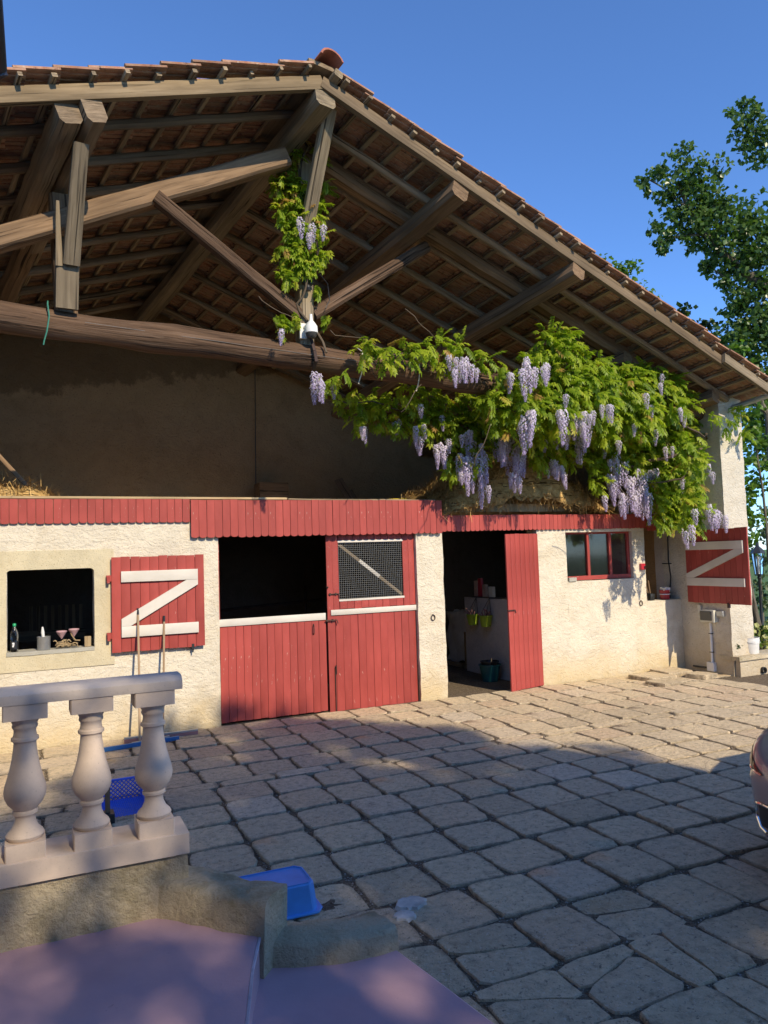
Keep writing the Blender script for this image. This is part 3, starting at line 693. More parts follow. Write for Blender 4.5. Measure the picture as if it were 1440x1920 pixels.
for k in range(1):
    xs = -3.95
    P = [(xs, -1.6, 2.6), (xs, 3.3, 2.6), (xs, 3.3, roofz(xs, 3.3)-.15), (xs, -1.6, roofz(xs, -1.6)-.15)]
    m.add(P+[(p[0]-.2, p[1], p[2]) for p in P], [(0, 3, 2, 1), (4, 5, 6, 7), (0, 4, 7, 3), (1, 2, 6, 5), (2, 3, 7, 6), (0, 1, 5, 4)])
    m.gbox(-3.95, -3.6, -1.75, -.0, -.05, 4.6, .15, .012, 3)
    m.build('side_wall', M['pillar_plaster'], barn, smooth=40); m = MB()
    xa, xb = 9.70, 8.72
    P = [(xa, .35, -.05), (xb, 4.4, -.05), (xb, 4.4, roofz(xb, 4.4)+.02), (xa, .35, roofz(xa, .35)+.02)]
    m.add(P+[(p[0]+.2, p[1], p[2]) for p in P], [(0, 1, 2, 3), (4, 7, 6, 5), (0, 3, 7, 4), (1, 5, 6, 2), (2, 6, 7, 3), (0, 4, 5, 1)])
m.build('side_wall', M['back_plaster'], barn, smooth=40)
m = MB(); m.tube([(3.4, 3.36, 2.75), (3.42, 3.36, 4.2), (3.44, 3.36, 5.4)], .008, 6); m.build('drain_pipe', M['black_plastic'], barn)

# --- roof timbers
def RP(side, s_, w, h=0.0):
    d, n = (DR, NR) if side > 0 else (DL, NL)
    return RG+d*s_+VV*w+n*h
WB = 5.72
LEN = {1: 7.78, -1: 6.4}
for side in (1, -1):
    n_ = NR if side > 0 else NL
    w = 0.0; k = 0
    while w < WB-.05:
        m = MB()
        if k == 0:
            L = LEN[side] if side < 0 else 6.95
            m.beam(RP(side, .02, .035, -.075), RP(side, L, .035, -.075), .065, .15, n_, 14, .004, .06)
            m.build('barge_rafter', M['barge_wood' if side < 0 else 'barge_shaded'], barn)
        else:
            m.beam(RP(side, .05, w, -.055), RP(side, LEN[side]-.06, w, -.055), .085+rng.uniform(-.01, .015), .10+rng.uniform(-.01, .01), n_, 16, .012, .3)
            m.build('rafter', M['rafter'], barn)
        w += .56 if k == 0 else .585+rng.uniform(-.02, .02); k += 1
m = MB(); m.beam(RP(1, 6.72, -.03, -.07), RP(1, 7.86, -.03, -.07), .05, .15, NR, 4, .003, .06); m.build('barge_rafter', M['grey_wood'], barn)
nb = {1: int((LEN[1]-.1)/.315), -1: int((LEN[-1]-.1)/.315)}
bat_s = {}
for side in (1, -1):
    bat_s[side] = []
    for k in range(nb[side]+1):
        s_ = .22+.315*k+rng.uniform(-.02, .02); bat_s[side].append(s_)
        m = MB(); out = rng.uniform(.03, .13)
        n_ = NR if side > 0 else NL
        m.beam(RP(side, s_, -out, .019), RP(side, s_+rng.uniform(-.02, .02), WB, .019), .042+rng.uniform(-.006, .012), .036, n_, 6, .004, .08)
        m.build('batten', M['batten'], barn)
# --- tiles
TL, TW = .385, .228
prof = [(0, .0), (0, .022), (.018, .034), (.045, .034), (.06, .018), (.105, .016), (.115, .026), (.13, .026), (.14, .016), (.20, .016), (.21, .024), (TW, .024),
        (TW, .004), (.205, .0), (.155, -.004), (.15, .004), (.12, .004), (.115, -.004), (.07, -.004), (.065, .004), (.03, .004), (.025, -.002)]
def tile_mesh():
    m = MB(); n = len(prof); vs_ = []
    for L in (-.02, TL-.02):
        for p, q in prof: vs_.append((L, p, q))
    fs_ = [(i, (i+1) % n, n+(i+1) % n, n+i) for i in range(n)]+[tuple(range(n))[::-1], tuple(range(n, 2*n))]
    m.add(vs_, fs_); return m
tile_me = tile_mesh().mesh('tile', M['tile'], (0, 0, 0), 20)
tv = np.array([v_.co[:] for v_ in tile_me.vertices]); tf = tile_mesh().f
tiles_obj = 0; rest = {}
for side in (1, -1):
    d, n_ = (DR, NR) if side > 0 else (DL, NL)
    wv = VV.normalized(); k_w = VV.length
    x_ax = d; y_ax = (wv-d*wv.dot(d)).normalized(); z_ax = n_
    pitch = .219
    restm = MB()
    for k, s_ in enumerate(bat_s[side]):
        for c in range(int((WB+.15)/(pitch/k_w))):
            w = -.10+c*pitch/k_w+(rng.uniform(-.03, .02) if c == 0 else rng.uniform(-.004, .004))
            tilt = -.085+rng.uniform(-.012, .012)
            base = RP(side, s_-.045+rng.uniform(-.012, .012), w, .046+rng.uniform(0, .006))
            rx = Matrix((x_ax, y_ax, z_ax)).transposed().to_4x4()
            if rx.determinant() < 0: pass
            rot = rx @ Matrix.Rotation(-tilt, 4, 'Y').inverted() if False else rx @ Matrix.Rotation(tilt, 4, 'Y') @ Matrix.Rotation(rng.uniform(-.02, .02), 4, 'Z')
            visible_px = c < (7 if side > 0 else 7)
            if tiles_obj < 292 and visible_px and (k < 24 if side > 0 else k < 17):
                if side > 0:
                    o = inst(tile_me, 'tile', barn, base); o.rotation_euler = rot.to_euler()
                else:
                    o = inst(tile_me, 'tile', barn, base); o.matrix_local = Matrix.Translation(base-WO[barn]) @ rot
                tiles_obj += 1
            else:
                T_ = Matrix.Translation(base) @ rot
                gs = [(p[0]+c*.77, p[1]+k*.31, p[2]) for p in tv]
                restm.add([T_ @ Vector(p) for p in tv], tf, gs)
    restm.build('tile_field', M['tile'], barn, smooth=20, kind='stuff')
# ridge tiles
rm = MB(); pr = []
for i in range(9):
    a = math.pi*(i/8)*.86+math.pi*.07; pr.append((math.cos(a)*.145, math.sin(a)*.13-.03))
pin = [(p[0]*.86, p[1]*.84-.004) for p in pr]
poly = pr+pin[::-1]
n = len(poly)
rm.add([(0, p, q) for p, q in poly]+[(.42, p*1.04, q*1.04) for p, q in poly],
       [(i, (i+1) % n, n+(i+1) % n, n+i) for i in range(n)]+[(i, n-1-i, n-2-i, i+1) for i in range(8)]+[(n+i, n+i+1, 2*n-2-i, 2*n-1-i) for i in range(8)])
ridge_me = rm.mesh('ridge_tile', M['bright_tile'], (0, 0, 0), 30)
yv = VV.normalized(); hv = Vector((1, .087, 0)); hv = (hv-yv*hv.dot(yv)).normalized(); zv = yv.cross(hv) if yv.cross(hv).z > 0 else -yv.cross(hv)
rotr = Matrix((yv, -hv, zv)).transposed().to_4x4() if Matrix((yv, -hv, zv)).determinant() > 0 else Matrix((yv, hv, zv)).transposed().to_4x4()
w = -.16; 
while w < WB:
    inst(ridge_me, 'ridge_tile', barn, RG+VV*w+Vector((0.02, 0, .080)), rotr.to_euler()); w += .37
m = MB(); m.beam(RG+VV*-.05+Vector((0, 0, .055)), RG+VV*WB+Vector((0, 0, .055)), .40, .05, (0, 0, 1), 4, .003); m.build('ridge_light_stop', M['rafter'], barn)  # added strip under the ridge tiles, stops light leaking through the gap
m = MB(); m.beam(RP(1, .13, -.1, .03), RP(1, .13, WB, .03), .1, .09, NR, 4, .004); m.build('batten', M['grey_wood'], barn)
# --- purlins (logs under the rafters)
def purlin(side, s_, h, wd, hd, w0, w1, mat='brown_beam', jit=.012, ch=.18):
    m = MB(); m.beam(RP(side, s_, w0, h), RP(side, s_, w1, h), wd, hd, NR if side > 0 else NL, 14, jit, ch)
    return m.build('purlin', M[mat], barn, smooth=30)
m = MB(); m.beam(RG+VV*.0+Vector((0.02, 0, -.235)), RG+VV*WB+Vector((.02, 0, -.24)), .24, .22, (0, 0, 1), 12, .012, .16); m.build('purlin', M['grey_wood'], barn, smooth=30)
purlin(1, 1.93, -.225, .23, .25, .03, WB, 'brown_beam')
purlin(1, 3.84, -.215, .22, .23, .02, WB, 'brown_beam')
purlin(1, 5.75, -.205, .2, .2, .8, WB, 'brown_beam')
purlin(1, 7.35, -.205, .2, .2, .5, WB, 'brown_beam')
purlin(-1, 2.47, -.235, .19, .26, .02, 2.4, 'rafter'); purlin(-1, 2.68, -.215, .21, .23, .06, 2.3, 'rafter')
purlin(-1, 2.50, -.23, .22, .22, 2.1, WB, 'brown_beam', .02, .26)
purlin(-1, 5.0, -.22, .22, .24, .05, WB, 'brown_beam')
# --- truss
def on_truss(x, z, off=0.0):
    y = -.55-(9.85-x)*math.tan(R(5)); return Vector((x, y, z))+HN*off
tie = [(-3.95, 4.46), (-2, 4.43), (-.33, 4.385), (.8, 4.36), (1.8, 4.345), (2.79, 4.325), (3.8, 4.30), (4.8, 4.265), (5.75, 4.24), (6.8, 4.21), (8, 4.19), (9.7, 4.17)]
m = MB(); pts = []
for (a, za), (b, zb) in zip(tie[:-1], tie[1:]):
    for k in range(4):
        x = a+(b-a)*k/4; pts.append(on_truss(x, za+(zb-za)*k/4+.015*mnoise.noise(Vector((x*1.1, 2, 0)))))
pts.append(on_truss(*tie[-1]))
m.tube(pts, [.150+.012*mnoise.noise(Vector((p.x*1.3, 5, 1))) for p in pts], 14, .16); m.build('tie_beam', M['log'], barn, smooth=50)
def tb(name, p0, p1, w, h, mat, seg=10, jit=.008, ch=.12, **k):
    m = MB(); m.beam(p0, p1, w, h, HN, seg, jit, ch, **k); return m.build(name, M[mat], barn, smooth=30)
tb('king_post', on_truss(2.80, 4.45), on_truss(2.83, 6.92), .17, .19, 'grey_wood', 8, .004)
tb('principal_rafter', on_truss(2.50, 6.49, -.28), on_truss(-2.6, 3.97, .02), .205, .2, 'brown_beam', 16, .010)
tb('principal_rafter', on_truss(2.85, 6.77, -.02), on_truss(9.5, 4.36, -.02), .2, .2, 'brown_beam', 16, .012, .2)
tb('brace', on_truss(2.73, 4.80, -.03), on_truss(1.06, 5.74, -.27), .135, .12, 'log', 8, .006)
tb('brace', on_truss(2.90, 4.84, -.01), on_truss(4.52, 5.95, -.01), .145, .13, 'log', 8, .012, .22)
tb('strut', on_truss(2.80, 5.75, -.1), on_truss(2.80, 6.86, -.82), .15, .09, 'grey_wood', 4, .003)
# queen post: split timber standing on the tie beam and leaning out to the purlin end
tb('queen_post', on_truss(.27, 4.50, .14), on_truss(.21, 5.72, .12), .2, .2, 'brown_beam', 6, .005)
tb('strut', on_truss(.237, 4.49, -.16), on_truss(.237, 4.97, -.24), .205, .09, 'grey_wood', 3, .003)
tb('strut', on_truss(.265, 4.90, -.27), on_truss(.29, 5.84, -.80), .15, .11, 'grey_wood', 5, .003, w1=.13, h1=.1)
tb('strut', on_truss(.160, 4.87, -.25), on_truss(.135, 5.45, -.38), .065, .06, 'grey_wood', 3, .002, w1=.03, h1=.03)
# iron strap round king post foot and tie beam
m = MB(); p = on_truss(2.82, 0, -.105)
path = [(p.x, p.y, 4.72), (p.x+.01, p.y-.01, 4.52), (p.x+.02, p.y-.09, 4.36), (p.x+.04, p.y-.085, 4.24), (p.x+.03, p.y-.0, 4.165)]
for a, b in zip(path[:-1], path[1:]): m.beam(a, b, .012, .035, (1, 0, 0), 1, 0, .1)
m.lathe([(.022, 0), (.022, .02), (.008, .03), (0, .03)], 8, (p.x, p.y+.0, 4.70), axis=(0, -1, 0)); m.build('iron_strap', M['iron'], barn)
# gutter at the right eave
m = MB(); m.tube([RP(1, 7.93, -.06, -.09), RP(1, 7.93, WB, -.09)], .045, 12); m.build('gutter', M['galv'], barn)
m = MB(); m.tube([RP(1, 7.93, -.12, -.09), RP(1, 7.93, -.05, -.09)], .048, 12); m.build('gutter_end', M['white_plastic'], barn)
m = MB(); m.tube([(10.22, -.62, 4.35), (10.2, -.6, 4.1), (10.2, -.58, 0)], .04, 10); m.build('drain_pipe', M['zinc'], barn)

# --- scalloped red fascias
def fascia(x0, x1, z0, z1, bw, yf=-.03, cant=0.0):
    m = MB(); m.box(x0, x1, yf+.021, yf+.05, z0+.06, z1-.005, ax=0); par = m.build('fascia', M['grey_wood'], barn)
    n = int(round((x1-x0)/bw)); w = (x1-x0)/n; mes = []
    for s_ in range(3):
        r = rng.uniform(.5, .9); hw = w/2-.0022
        poly = [(-hw, z1-z0), (-hw, w*.30*r)]+[(-hw*math.cos(a), w*.30*r-w*.30*r*math.sin(a)) for a in [math.pi*i/6 for i in range(1, 6)]]+[(hw, w*.30*r), (hw, z1-z0)]
        mm = MB(); mm.prism(poly[::-1][::-1], (0, 0, 0), (1, 0, 0), (0, 0, 1), (0, -.020, 0))
        o_ = rng.random()*30; mm.g = [(p[2]+o_, p[0]+o_*.3, p[1]+o_) for p in mm.v]
        me = mm.mesh('fascia_board', M['red'], (0, 0, 0), 30); me.flip_normals() if False else None
        mes.append(me)
    for i in range(n):
        inst(rng.choice(mes), 'fascia_board', par, (x0+(i+.5)*w, yf+.020+rng.uniform(-.003, .002), z0+rng.uniform(-.004, .004)), (0, rng.uniform(-.006, .006)+cant, 0))
    return par
fascia(-3.7, 1.665, 2.492, 2.775, .09)
fascia(1.67, 5.155, 2.30, 2.765, .0965, -.055)
fascia(5.16, 8.96, 2.325, 2.555, .077, -.035)
fascia(8.965, 9.64, 2.28, 2.53, .08, -.033)
m = MB(); m.box(5.16, 9.65, .0, .1, 2.46, 2.548); m.build('loft_edge_board', M['grey_wood'], barn)
m = MB(); m.beam((-3.6, -.0, 2.795), (2.9, .02, 2.785), .10, .03, (0, 0, 1), 6, .003); m.build('loft_edge_board', M['raw_plank'], barn)
m = MB(); m.beam((2.92, .03, 2.78), (5.1, .05, 2.775), .09, .02, (0, 0, 1), 8, .006); m.build('loft_edge_board', M['grey_wood'], barn)

# --- stable door
YD = .07
def planks(par, xs0, xs1, z0, z1, bw, y, mat='red', name='plank', t=.024, zf=None):
    n = max(1, int(round((xs1-xs0)/bw))); w = (xs1-xs0)/n
    mes = []
    for s_ in range(3):
        mm = MB(); mm.beam((0, 0, 0), (0, 0, 1), w-.004, t, (0, -1, 0), 1, 0, .05); mes.append(mm.mesh(name, M[mat], (0, 0, 0), 30))
    for i in range(n):
        a = z0 if zf is None else zf((i+.5)/n)
        inst(rng.choice(mes), name, par, (xs0+(i+.5)*w, y+rng.uniform(-.0025, .0025), a+rng.uniform(-.006, .006)), (0, rng.uniform(-.002, .002), 0), (1, 1, z1-a))
def bar(name, par, x0, x1, z0, z1, y0, y1, mat, ax=0, lab=None):
    m = MB()
    p0, p1 = ((x0, (y0+y1)/2, (z0+z1)/2), (x1, (y0+y1)/2, (z0+z1)/2)) if ax == 0 else ((((x0+x1)/2), (y0+y1)/2, z0), ((x0+x1)/2, (y0+y1)/2, z1))
    if ax == 0: m.beam(p0, p1, abs(y1-y0), abs(z1-z0), (0, 0, 1), 4, .0015, .05)
    else: m.beam(p0, p1, abs(x1-x0), abs(y1-y0), (0, -1, 0), 4, .0015, .05)
    return m.build(name, M[mat], par, label=lab)
m = MB(); m.box(2.03, 3.40, YD+.03, YD+.055, .2, .32, ax=0); m.box(2.03, 3.40, YD+.03, YD+.055, .9, 1.02, ax=0)
d1 = m.build('stable_door', M['red'], barn, label='left half door, open above its white top rail')
planks(d1, 2.02, 3.415, .02, 1.20, .1, YD)
bar('top_rail', d1, 2.012, 3.41, 1.198, 1.285, YD-.028, YD+.012, 'white_paint')
m = MB(); m.box(3.44, 4.72, YD+.03, YD+.055, .2, .32, ax=0); m.box(3.44, 4.72, YD+.03, YD+.055, .9, 1.02, ax=0)
d2 = m.build('stable_door', M['red'], barn, label='right door with a wire mesh window in its upper half')
planks(d2, 3.44, 4.735, -.005, 1.25, .105, YD-.004)
bar('mid_rail', d2, 3.485, 4.745, 1.248, 1.318, YD-.034, YD+.006, 'white_paint')
planks(d2, 3.44, 3.615, 1.20, 2.33, .088, YD-.004)
planks(d2, 4.565, 4.75, 1.32, 2.33, .09, YD-.004)
planks(d2, 3.62, 4.56, 1.322, 1.428, .1, YD-.002)
planks(d2, 3.62, 4.56, 2.235, 2.36, .1, YD-.002)
bar('mesh_frame', d2, 3.61, 4.575, 1.425, 1.452, YD-.02, YD+.01, 'white_paint')
bar('mesh_frame', d2, 3.61, 4.575, 2.205, 2.235, YD-.02, YD+.01, 'white_paint')
m = MB()
for i in range(34): x = 3.625+i*.0278; m.box(x-.0011, x+.0011, YD-.004, YD-.001, 1.45, 2.207)
for i in range(27): z = 1.46+i*.0282; m.box(3.617, 4.565, YD-.001, YD+.002, z-.0011, z+.0011)
m.build('wire_mesh', M['wire_dark'], d2, kind='stuff')
m = MB(); m.beam((3.63, YD+.04, 2.19), (4.56, YD+.04, 1.47), .04, .035, (0, 1, 0), 4, .002); m.build('diagonal_brace', M['grey_wood'], d2)
m = MB(); m.beam((3.93, YD+.018, 1.958), (4.22, YD+.018, 1.733), .045, .010, (0, 1, 0), 1, 0); m.build('diagonal_brace', M['white_paint'], d2)
# ironmongery
def bolt(par, x0, x1, z, y=YD-.03):
    m = MB(); m.tube([(x0, y, z), (x1, y, z), (x1+.01, y-.01, z-.045)], .008, 6)
    for x in (x0+.02, x0+.1): m.box(x-.008, x+.008, y-.006, y+.02, z-.015, z+.015)
    m.build('latch', M['iron'], par)
bolt(d2, 3.46, 3.60, 1.527); bolt(d1, 3.40, 3.56, 1.185, YD-.045)
m = MB(); m.tube([(3.24, YD-.02, 1.15), (3.235, YD-.05, 1.13), (3.235, YD-.05, 1.04), (3.24, YD-.02, 1.02)], .007, 6); m.build('handle', M['iron'], d1)
m = MB(); m.tube([(3.525, YD-.025, -.0), (3.525, YD-.025, .56), (3.53, YD-.05, .60), (3.54, YD-.03, .48)], .007, 6); m.build('drop_bolt', M['iron'], d2)
m = MB(); m.tube([(3.43, YD-.02, 1.62), (3.45, YD-.04, 1.62)], .012, 6); m.build('latch', M['iron'], d2)
bar('door_post', barn, 1.995, 2.03, 1.2, 2.4, YD+.0, YD+.06, 'red', 2)
# dim rail inside the stall
m = MB(); m.tube([(2.32, 2.9, 1.20), (4.4, 2.9, 1.30)], .025, 8); m.tube([(4.1, 2.9, .8), (4.1, 2.9, 1.55)], .025, 8); m.build('stall_rail', M['iron'], barn)
# slatted stall gate dimly seen through the left window
m = MB()
m.box(-.3, .55, 1.5, 1.56, 1.05, 1.18, ax=0)
for i in range(8): m.box(-.12+i*.085, -.08+i*.085, 1.5, 1.53, 1.18, 1.5)
m.build('stall_gate', M['grey_wood'], barn)

# --- left shutter folded back on the wall
YS = -.055
m = MB(); m.box(.78, 1.78, YS+.014, YS+.022, 1.02, 2.07); sh = m.build('shutter', M['red'], barn, label='left shutter with a white Z brace, folded back on the wall')
planks(sh, .752, 1.815, .997, 2.095, .106, YS)
def zbrace(par, y):
    m = MB()
    bar('brace_board', par, .858, 1.735, 1.80, 1.925, y-.03, y, 'white_paint')
    bar('brace_board', par, .858, 1.735, 1.165, 1.29, y-.03, y, 'white_paint')
    m.prism([(.858, 1.292), (.96, 1.292), (1.735, 1.74), (1.735, 1.798), (1.60, 1.798), (.858, 1.375)], (0, y-.001, 0), (1, 0, 0), (0, 0, 1), (0, -.028, 0))
    m.g = [(p[0]*.85+p[2]*.5, p[2]*.85-p[0]*.5, p[1]) for p in m.v]; m.build('brace_board', M['white_paint'], par)
zbrace(sh, YS-.013)
for z in (1.85, 1.19):
    m = MB(); m.box(.70, .76, -.06, -.018, z-.035, z+.035); m.box(.705, .735, -.085, -.055, z-.055, z+.02); m.build('hinge', M['red'], sh)
m = MB(); m.box(1.655, 1.685, -.07, -.012, .965, 1.03); m.box(1.663, 1.677, -.062, -.048, .93, 1.02); m.build('shutter_catch', M['dark_metal'], sh)

# --- right shutter swung out along the pillar
PS0 = Vector((9.60, -.215, 1.105)); rotS = math.atan2(-1.19, -.02)
ux = Vector((math.cos(rotS), math.sin(rotS), 0)); un = Vector((-ux.y, ux.x, 0))     # un points to the left/camera or right
if un.x > 0: un = -un
m = MB(); sW, sH = 1.20, 1.16
def sq(m, a0, a1, z0, z1, d0, d1, ax=2):
    P = [PS0+ux*a+un*d+Vector((0, 0, z)) for a in (a0, a1) for d in (d0, d1) for z in (z0, z1)]
    c = sum(P, Vector())/8
    F = [(0,1,3,2), (4,6,7,5), (0,4,5,1), (2,3,7,6), (0,2,6,4), (1,5,7,3)]
    o_ = rng.random()*40
    gs = [((a if ax == 0 else z)+o_, (z if ax == 0 else a), d) for a in (a0, a1) for d in (d0, d1) for z in (z0, z1)]
    F2 = []
    for f in F:
        n_ = (P[f[1]]-P[f[0]]).cross(P[f[2]]-P[f[0]]); F2.append(f if n_.dot(P[f[0]]-c) > 0 else f[::-1])
    m.add(P, F2, gs)
sq(m, .03, sW-.03, .03, sH-.03, -.012, -.004); shr = m.build('shutter', M['red'], barn, label='right shutter with a grey-white Z brace, swung out beside the pillar')
for i in range(11):
    m = MB(); w = sW/11; sq(m, i*w+.002, (i+1)*w-.002, rng.uniform(-.005, .005), sH+rng.uniform(-.005, .005), -.003, .020); m.build('plank', M['red'], shr)
m = MB(); sq(m, .02, 1.13, .84, .965, .0205, .048, 0); m.build('brace_board', M['white_paint'], shr)
m = MB(); sq(m, .02, 1.13, .27, .395, .0205, .048, 0); m.build('brace_board', M['white_paint'], shr)
m = MB(); pz = [(.02, .397), (.17, .397), (1.13, .78), (1.13, .838), (.98, .838), (.02, .46)]
lo = [PS0+ux*a+Vector((0, 0, z))+un*.0205 for a, z in pz]; hi = [PS0+ux*a+Vector((0, 0, z))+un*.046 for a, z in pz]
Fs = [tuple(range(6)), tuple(range(6, 12))]+[(i, (i+1) % 6, 6+(i+1) % 6, 6+i) for i in range(6)]
m.add(lo+hi, Fs, [(a*.9+z*.45, z*.9-a*.45, d) for d in (0, .02) for a, z in pz]); o = m.build('brace_board', M['white_paint'], shr)
bm_ = bmesh.new(); bm_.from_mesh(o.data); bmesh.ops.recalc_face_normals(bm_, faces=bm_.faces); bm_.to_mesh(o.data); bm_.free()
m = MB(); sq(m, .78, .81, -.06, .02, -.01, .03); m.build('shutter_catch', M['iron'], shr)

# --- small door, ajar
A = Vector((6.79, -.02, 0)); B = Vector((6.105, -.185, 0)); dx = (B-A).normalized(); W_ = (B-A).length
ang = math.atan2(dx.y, dx.x)
m = MB(); P = [A+dx*.04, A+dx*(W_-.04)]
nrm = Vector((-dx.y, dx.x, 0)); nrm = nrm if nrm.y > 0 else -nrm
for z in (.3, 1.15, 1.95): m.beam(P[0]+nrm*.022+Vector((0, 0, z)), P[1]+nrm*.022+Vector((0, 0, z)), .024, .12, (0, 0, 1))
sd = m.build('plank_door', M['red'], barn, label='narrow red plank door standing ajar')
mm = MB(); pw = W_/7; mm.beam((0, 0, 0), (0, 0, 2.25), pw-.004, .024, (0, -1, 0), 1, 0, .05); pm = mm.mesh('plank', M['red'], (0, 0, 0), 30)
for i in range(7):
    p = A+dx*((i+.5)*pw); inst(pm, 'plank', sd, p+Vector((0, 0, .02+rng.uniform(-.006, .006)))+nrm*rng.uniform(-.002, .002), (0, 0, ang-math.pi))
m = MB(); p = B-dx*.02-nrm*.03+Vector((0, 0, 1.17)); m.tube([p+dx*.06, p, p-dx*.10, p-dx*.115+Vector((0, 0, -.04))], .008, 6); m.build('latch', M['iron'], sd)
# lintel above the doorways
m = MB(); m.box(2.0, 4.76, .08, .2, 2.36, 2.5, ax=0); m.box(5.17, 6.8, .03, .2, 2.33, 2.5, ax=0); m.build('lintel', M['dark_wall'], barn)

# --- window with three panes
YW = .09
win = bar('window', barn, 7.34, 8.66, 1.535, 1.60, YW-.03, YW+.03, 'red')
for x in (7.34, 7.80, 8.24, 8.615): bar('window_bar', win, x, x+.05, 1.60, 2.30, YW-.025, YW+.025, 'red', 2)
bar('window_bar', win, 7.34, 8.66, 2.25, 2.30, YW-.02, YW+.02, 'red')
for a, b in ((7.40, 7.795), (7.855, 8.235), (8.295, 8.61)):
    m = MB(); m.box(a-.012, b+.012, YW+.008, YW+.012, 1.59, 2.26); m.build('pane', M['pane'], win)
m = MB(); m.box(7.36, 7.50, -.02, .05, 1.527, 1.585); m.build('loose_brick', M['curb_top'], barn)
# tethering rings, small red box
def ring(x, z, y=-.007):
    m = MB(); m.tube([(x+.03*math.cos(a), y-.004, z+.038*math.sin(a)) for a in [i*2*math.pi/14 for i in range(15)]], .006, 6, cap=False); m.tube([(x, .02, z+.04), (x, y-.012, z+.04)], .008, 6)
    m.build('tether_ring', M['iron'], barn)
ring(4.98, 1.13); ring(8.775, 1.12)
m = MB(); m.box(8.79, 8.875, -.045, .01, 1.655, 1.755); o = m.build('alarm_box', M['red_plastic'], barn, bevel=.006)
m = MB(); m.lathe([(.014, 0), (.014, .012), (0, .014)], 10, (8.855, -.045, 1.70), axis=(0, -1, 0)); m.build('button', M['black_plastic'], o)
# ================================================================== foliage
def rot_basis(dirs, roll):
    """orthonormal bases (n,3,3) columns x=dir"""
    d = dirs/np.linalg.norm(dirs, axis=1, keepdims=True)
    up = np.tile(np.array([0, 0, 1.]), (len(d), 1)); bad = np.abs(d[:, 2]) > .95; up[bad] = (1, 0, 0)
    y = np.cross(up, d); y /= np.linalg.norm(y, axis=1, keepdims=True); z = np.cross(d, y)
    c, s_ = np.cos(roll)[:, None], np.sin(roll)[:, None]
    return np.stack([d, y*c+z*s_, z*c-y*s_], 2)
def scatter(tv_, tf_, P, dirs, roll, sc, rnd, vr=None):
    B = rot_basis(dirs, roll); n = len(P); k = len(tv_)
    V = np.einsum('nij,kj->nki', B, tv_)*sc[:, None, None]+P[:, None, :]
    F = (tf_[None]+np.arange(n)[:, None, None]*k).reshape(-1, tf_.shape[1])
    Rn = np.repeat(rnd[:, None], k, 1)
    if vr is not None: Rn = np.clip(Rn+vr[None], 0, 1)
    return V.reshape(-1, 3), F, Rn.ravel()
def compound_leaf(pairs=5, L=.25, ll=.078, lw=.022, seed=0):
    r = np.random.default_rng(seed); V = []; F = []; vr = []
    def leaflet(o, ang, dz):
        ca, sa = math.cos(ang), math.sin(ang)
        l = ll*r.uniform(.8, 1.15); w = lw*r.uniform(.85, 1.15)
        droop = r.uniform(.2, .7)
        b = len(V)
        for (x, y, z) in ((0, 0, 0), (l*.4, w, -.006), (l, 0, -droop*l), (l*.4, -w, -.006), (l*.42, 0, .004)):
            V.append((o[0]+x*ca-y*sa, o[1]+x*sa+y*ca, o[2]+z+dz*x))
        F.extend([(b, b+3, b+4, b+4), (b, b+4, b+1, b+1), (b+4, b+3, b+2, b+2), (b+4, b+2, b+1, b+1)])
        vr.extend([r.uniform(-.08, .08)]*5)
    for i in range(pairs):
        t = .28+.62*i/(pairs-1); o = (L*t, 0, -.10*L*t*t*2)
        for s_ in (1, -1): leaflet(o, s_*(1.15-.35*t+r.uniform(-.15, .15)), r.uniform(-.2, .1))
    leaflet((L*.95, 0, -.2*L), 0, -.3)
    F = np.array(F)[:, :3]
    return np.array(V), F, np.array(vr)
LEAFT = [compound_leaf(5, .25, seed=1), compound_leaf(4, .20, .080, .024, seed=2), compound_leaf(6, .28, .070, .021, seed=3)]
def foliage(blobs, dens, seed, szmul=1.0, bias=(-.05, -.6, -.5), tip=.10):
    r = np.random.default_rng(seed); VV_ = []; FF = []; RR = []; off = 0
    for (x, y, z, rad) in blobs:
        n = max(4, int(dens*rad*rad))
        # shell-biased points of a lumpy blob, thicker across than deep
        d = r.normal(size=(n, 3)); d /= np.linalg.norm(d, axis=1, keepdims=True)
        rr = rad*r.uniform(.15, 1.0, n)**.5
        P = np.array([x, y, z])+d*rr[:, None]*np.array([1.12, .85, 1.02])
        dirs = d*.7+np.array(bias)+r.normal(scale=.42, size=(n, 3))
        k = r.integers(0, len(LEAFT), n)
        shade = np.clip(r.beta(2.2, 2.6, n)*.85+np.where(r.random(n) < tip, r.uniform(.25, .5, n), 0), 0, 1)
        for j in range(len(LEAFT)):
            q = k == j
            if not q.any(): continue
            tv_, tf_, vr = LEAFT[j]
            V, F, Rn = scatter(tv_, tf_, P[q]-dirs[q]/np.linalg.norm(dirs[q], axis=1, keepdims=True)*.12, dirs[q], r.uniform(-.5, .5, q.sum()), r.uniform(.75, 1.15, q.sum())*szmul, shade[q], vr)
            VV_.append(V); FF.append(F+off); RR.append(Rn); off += len(V)
    return np.vstack(VV_), np.vstack(FF), np.hstack(RR)
def wpath(pts, n=5, amp=.06, seed=0):
    out = []; r = random.Random(seed)
    for a, b in zip(pts[:-1], pts[1:]):
        a, b = Vector(a), Vector(b)
        for i in range(n):
            p = a.lerp(b, i/n); out.append(p+Vector((mnoise.noise(p*3+Vector((seed, 0, 0))), mnoise.noise(p*3+Vector((0, seed, 9))), mnoise.noise(p*3+Vector((4, 0, seed)))))*amp)
    out.append(Vector(pts[-1])); return out
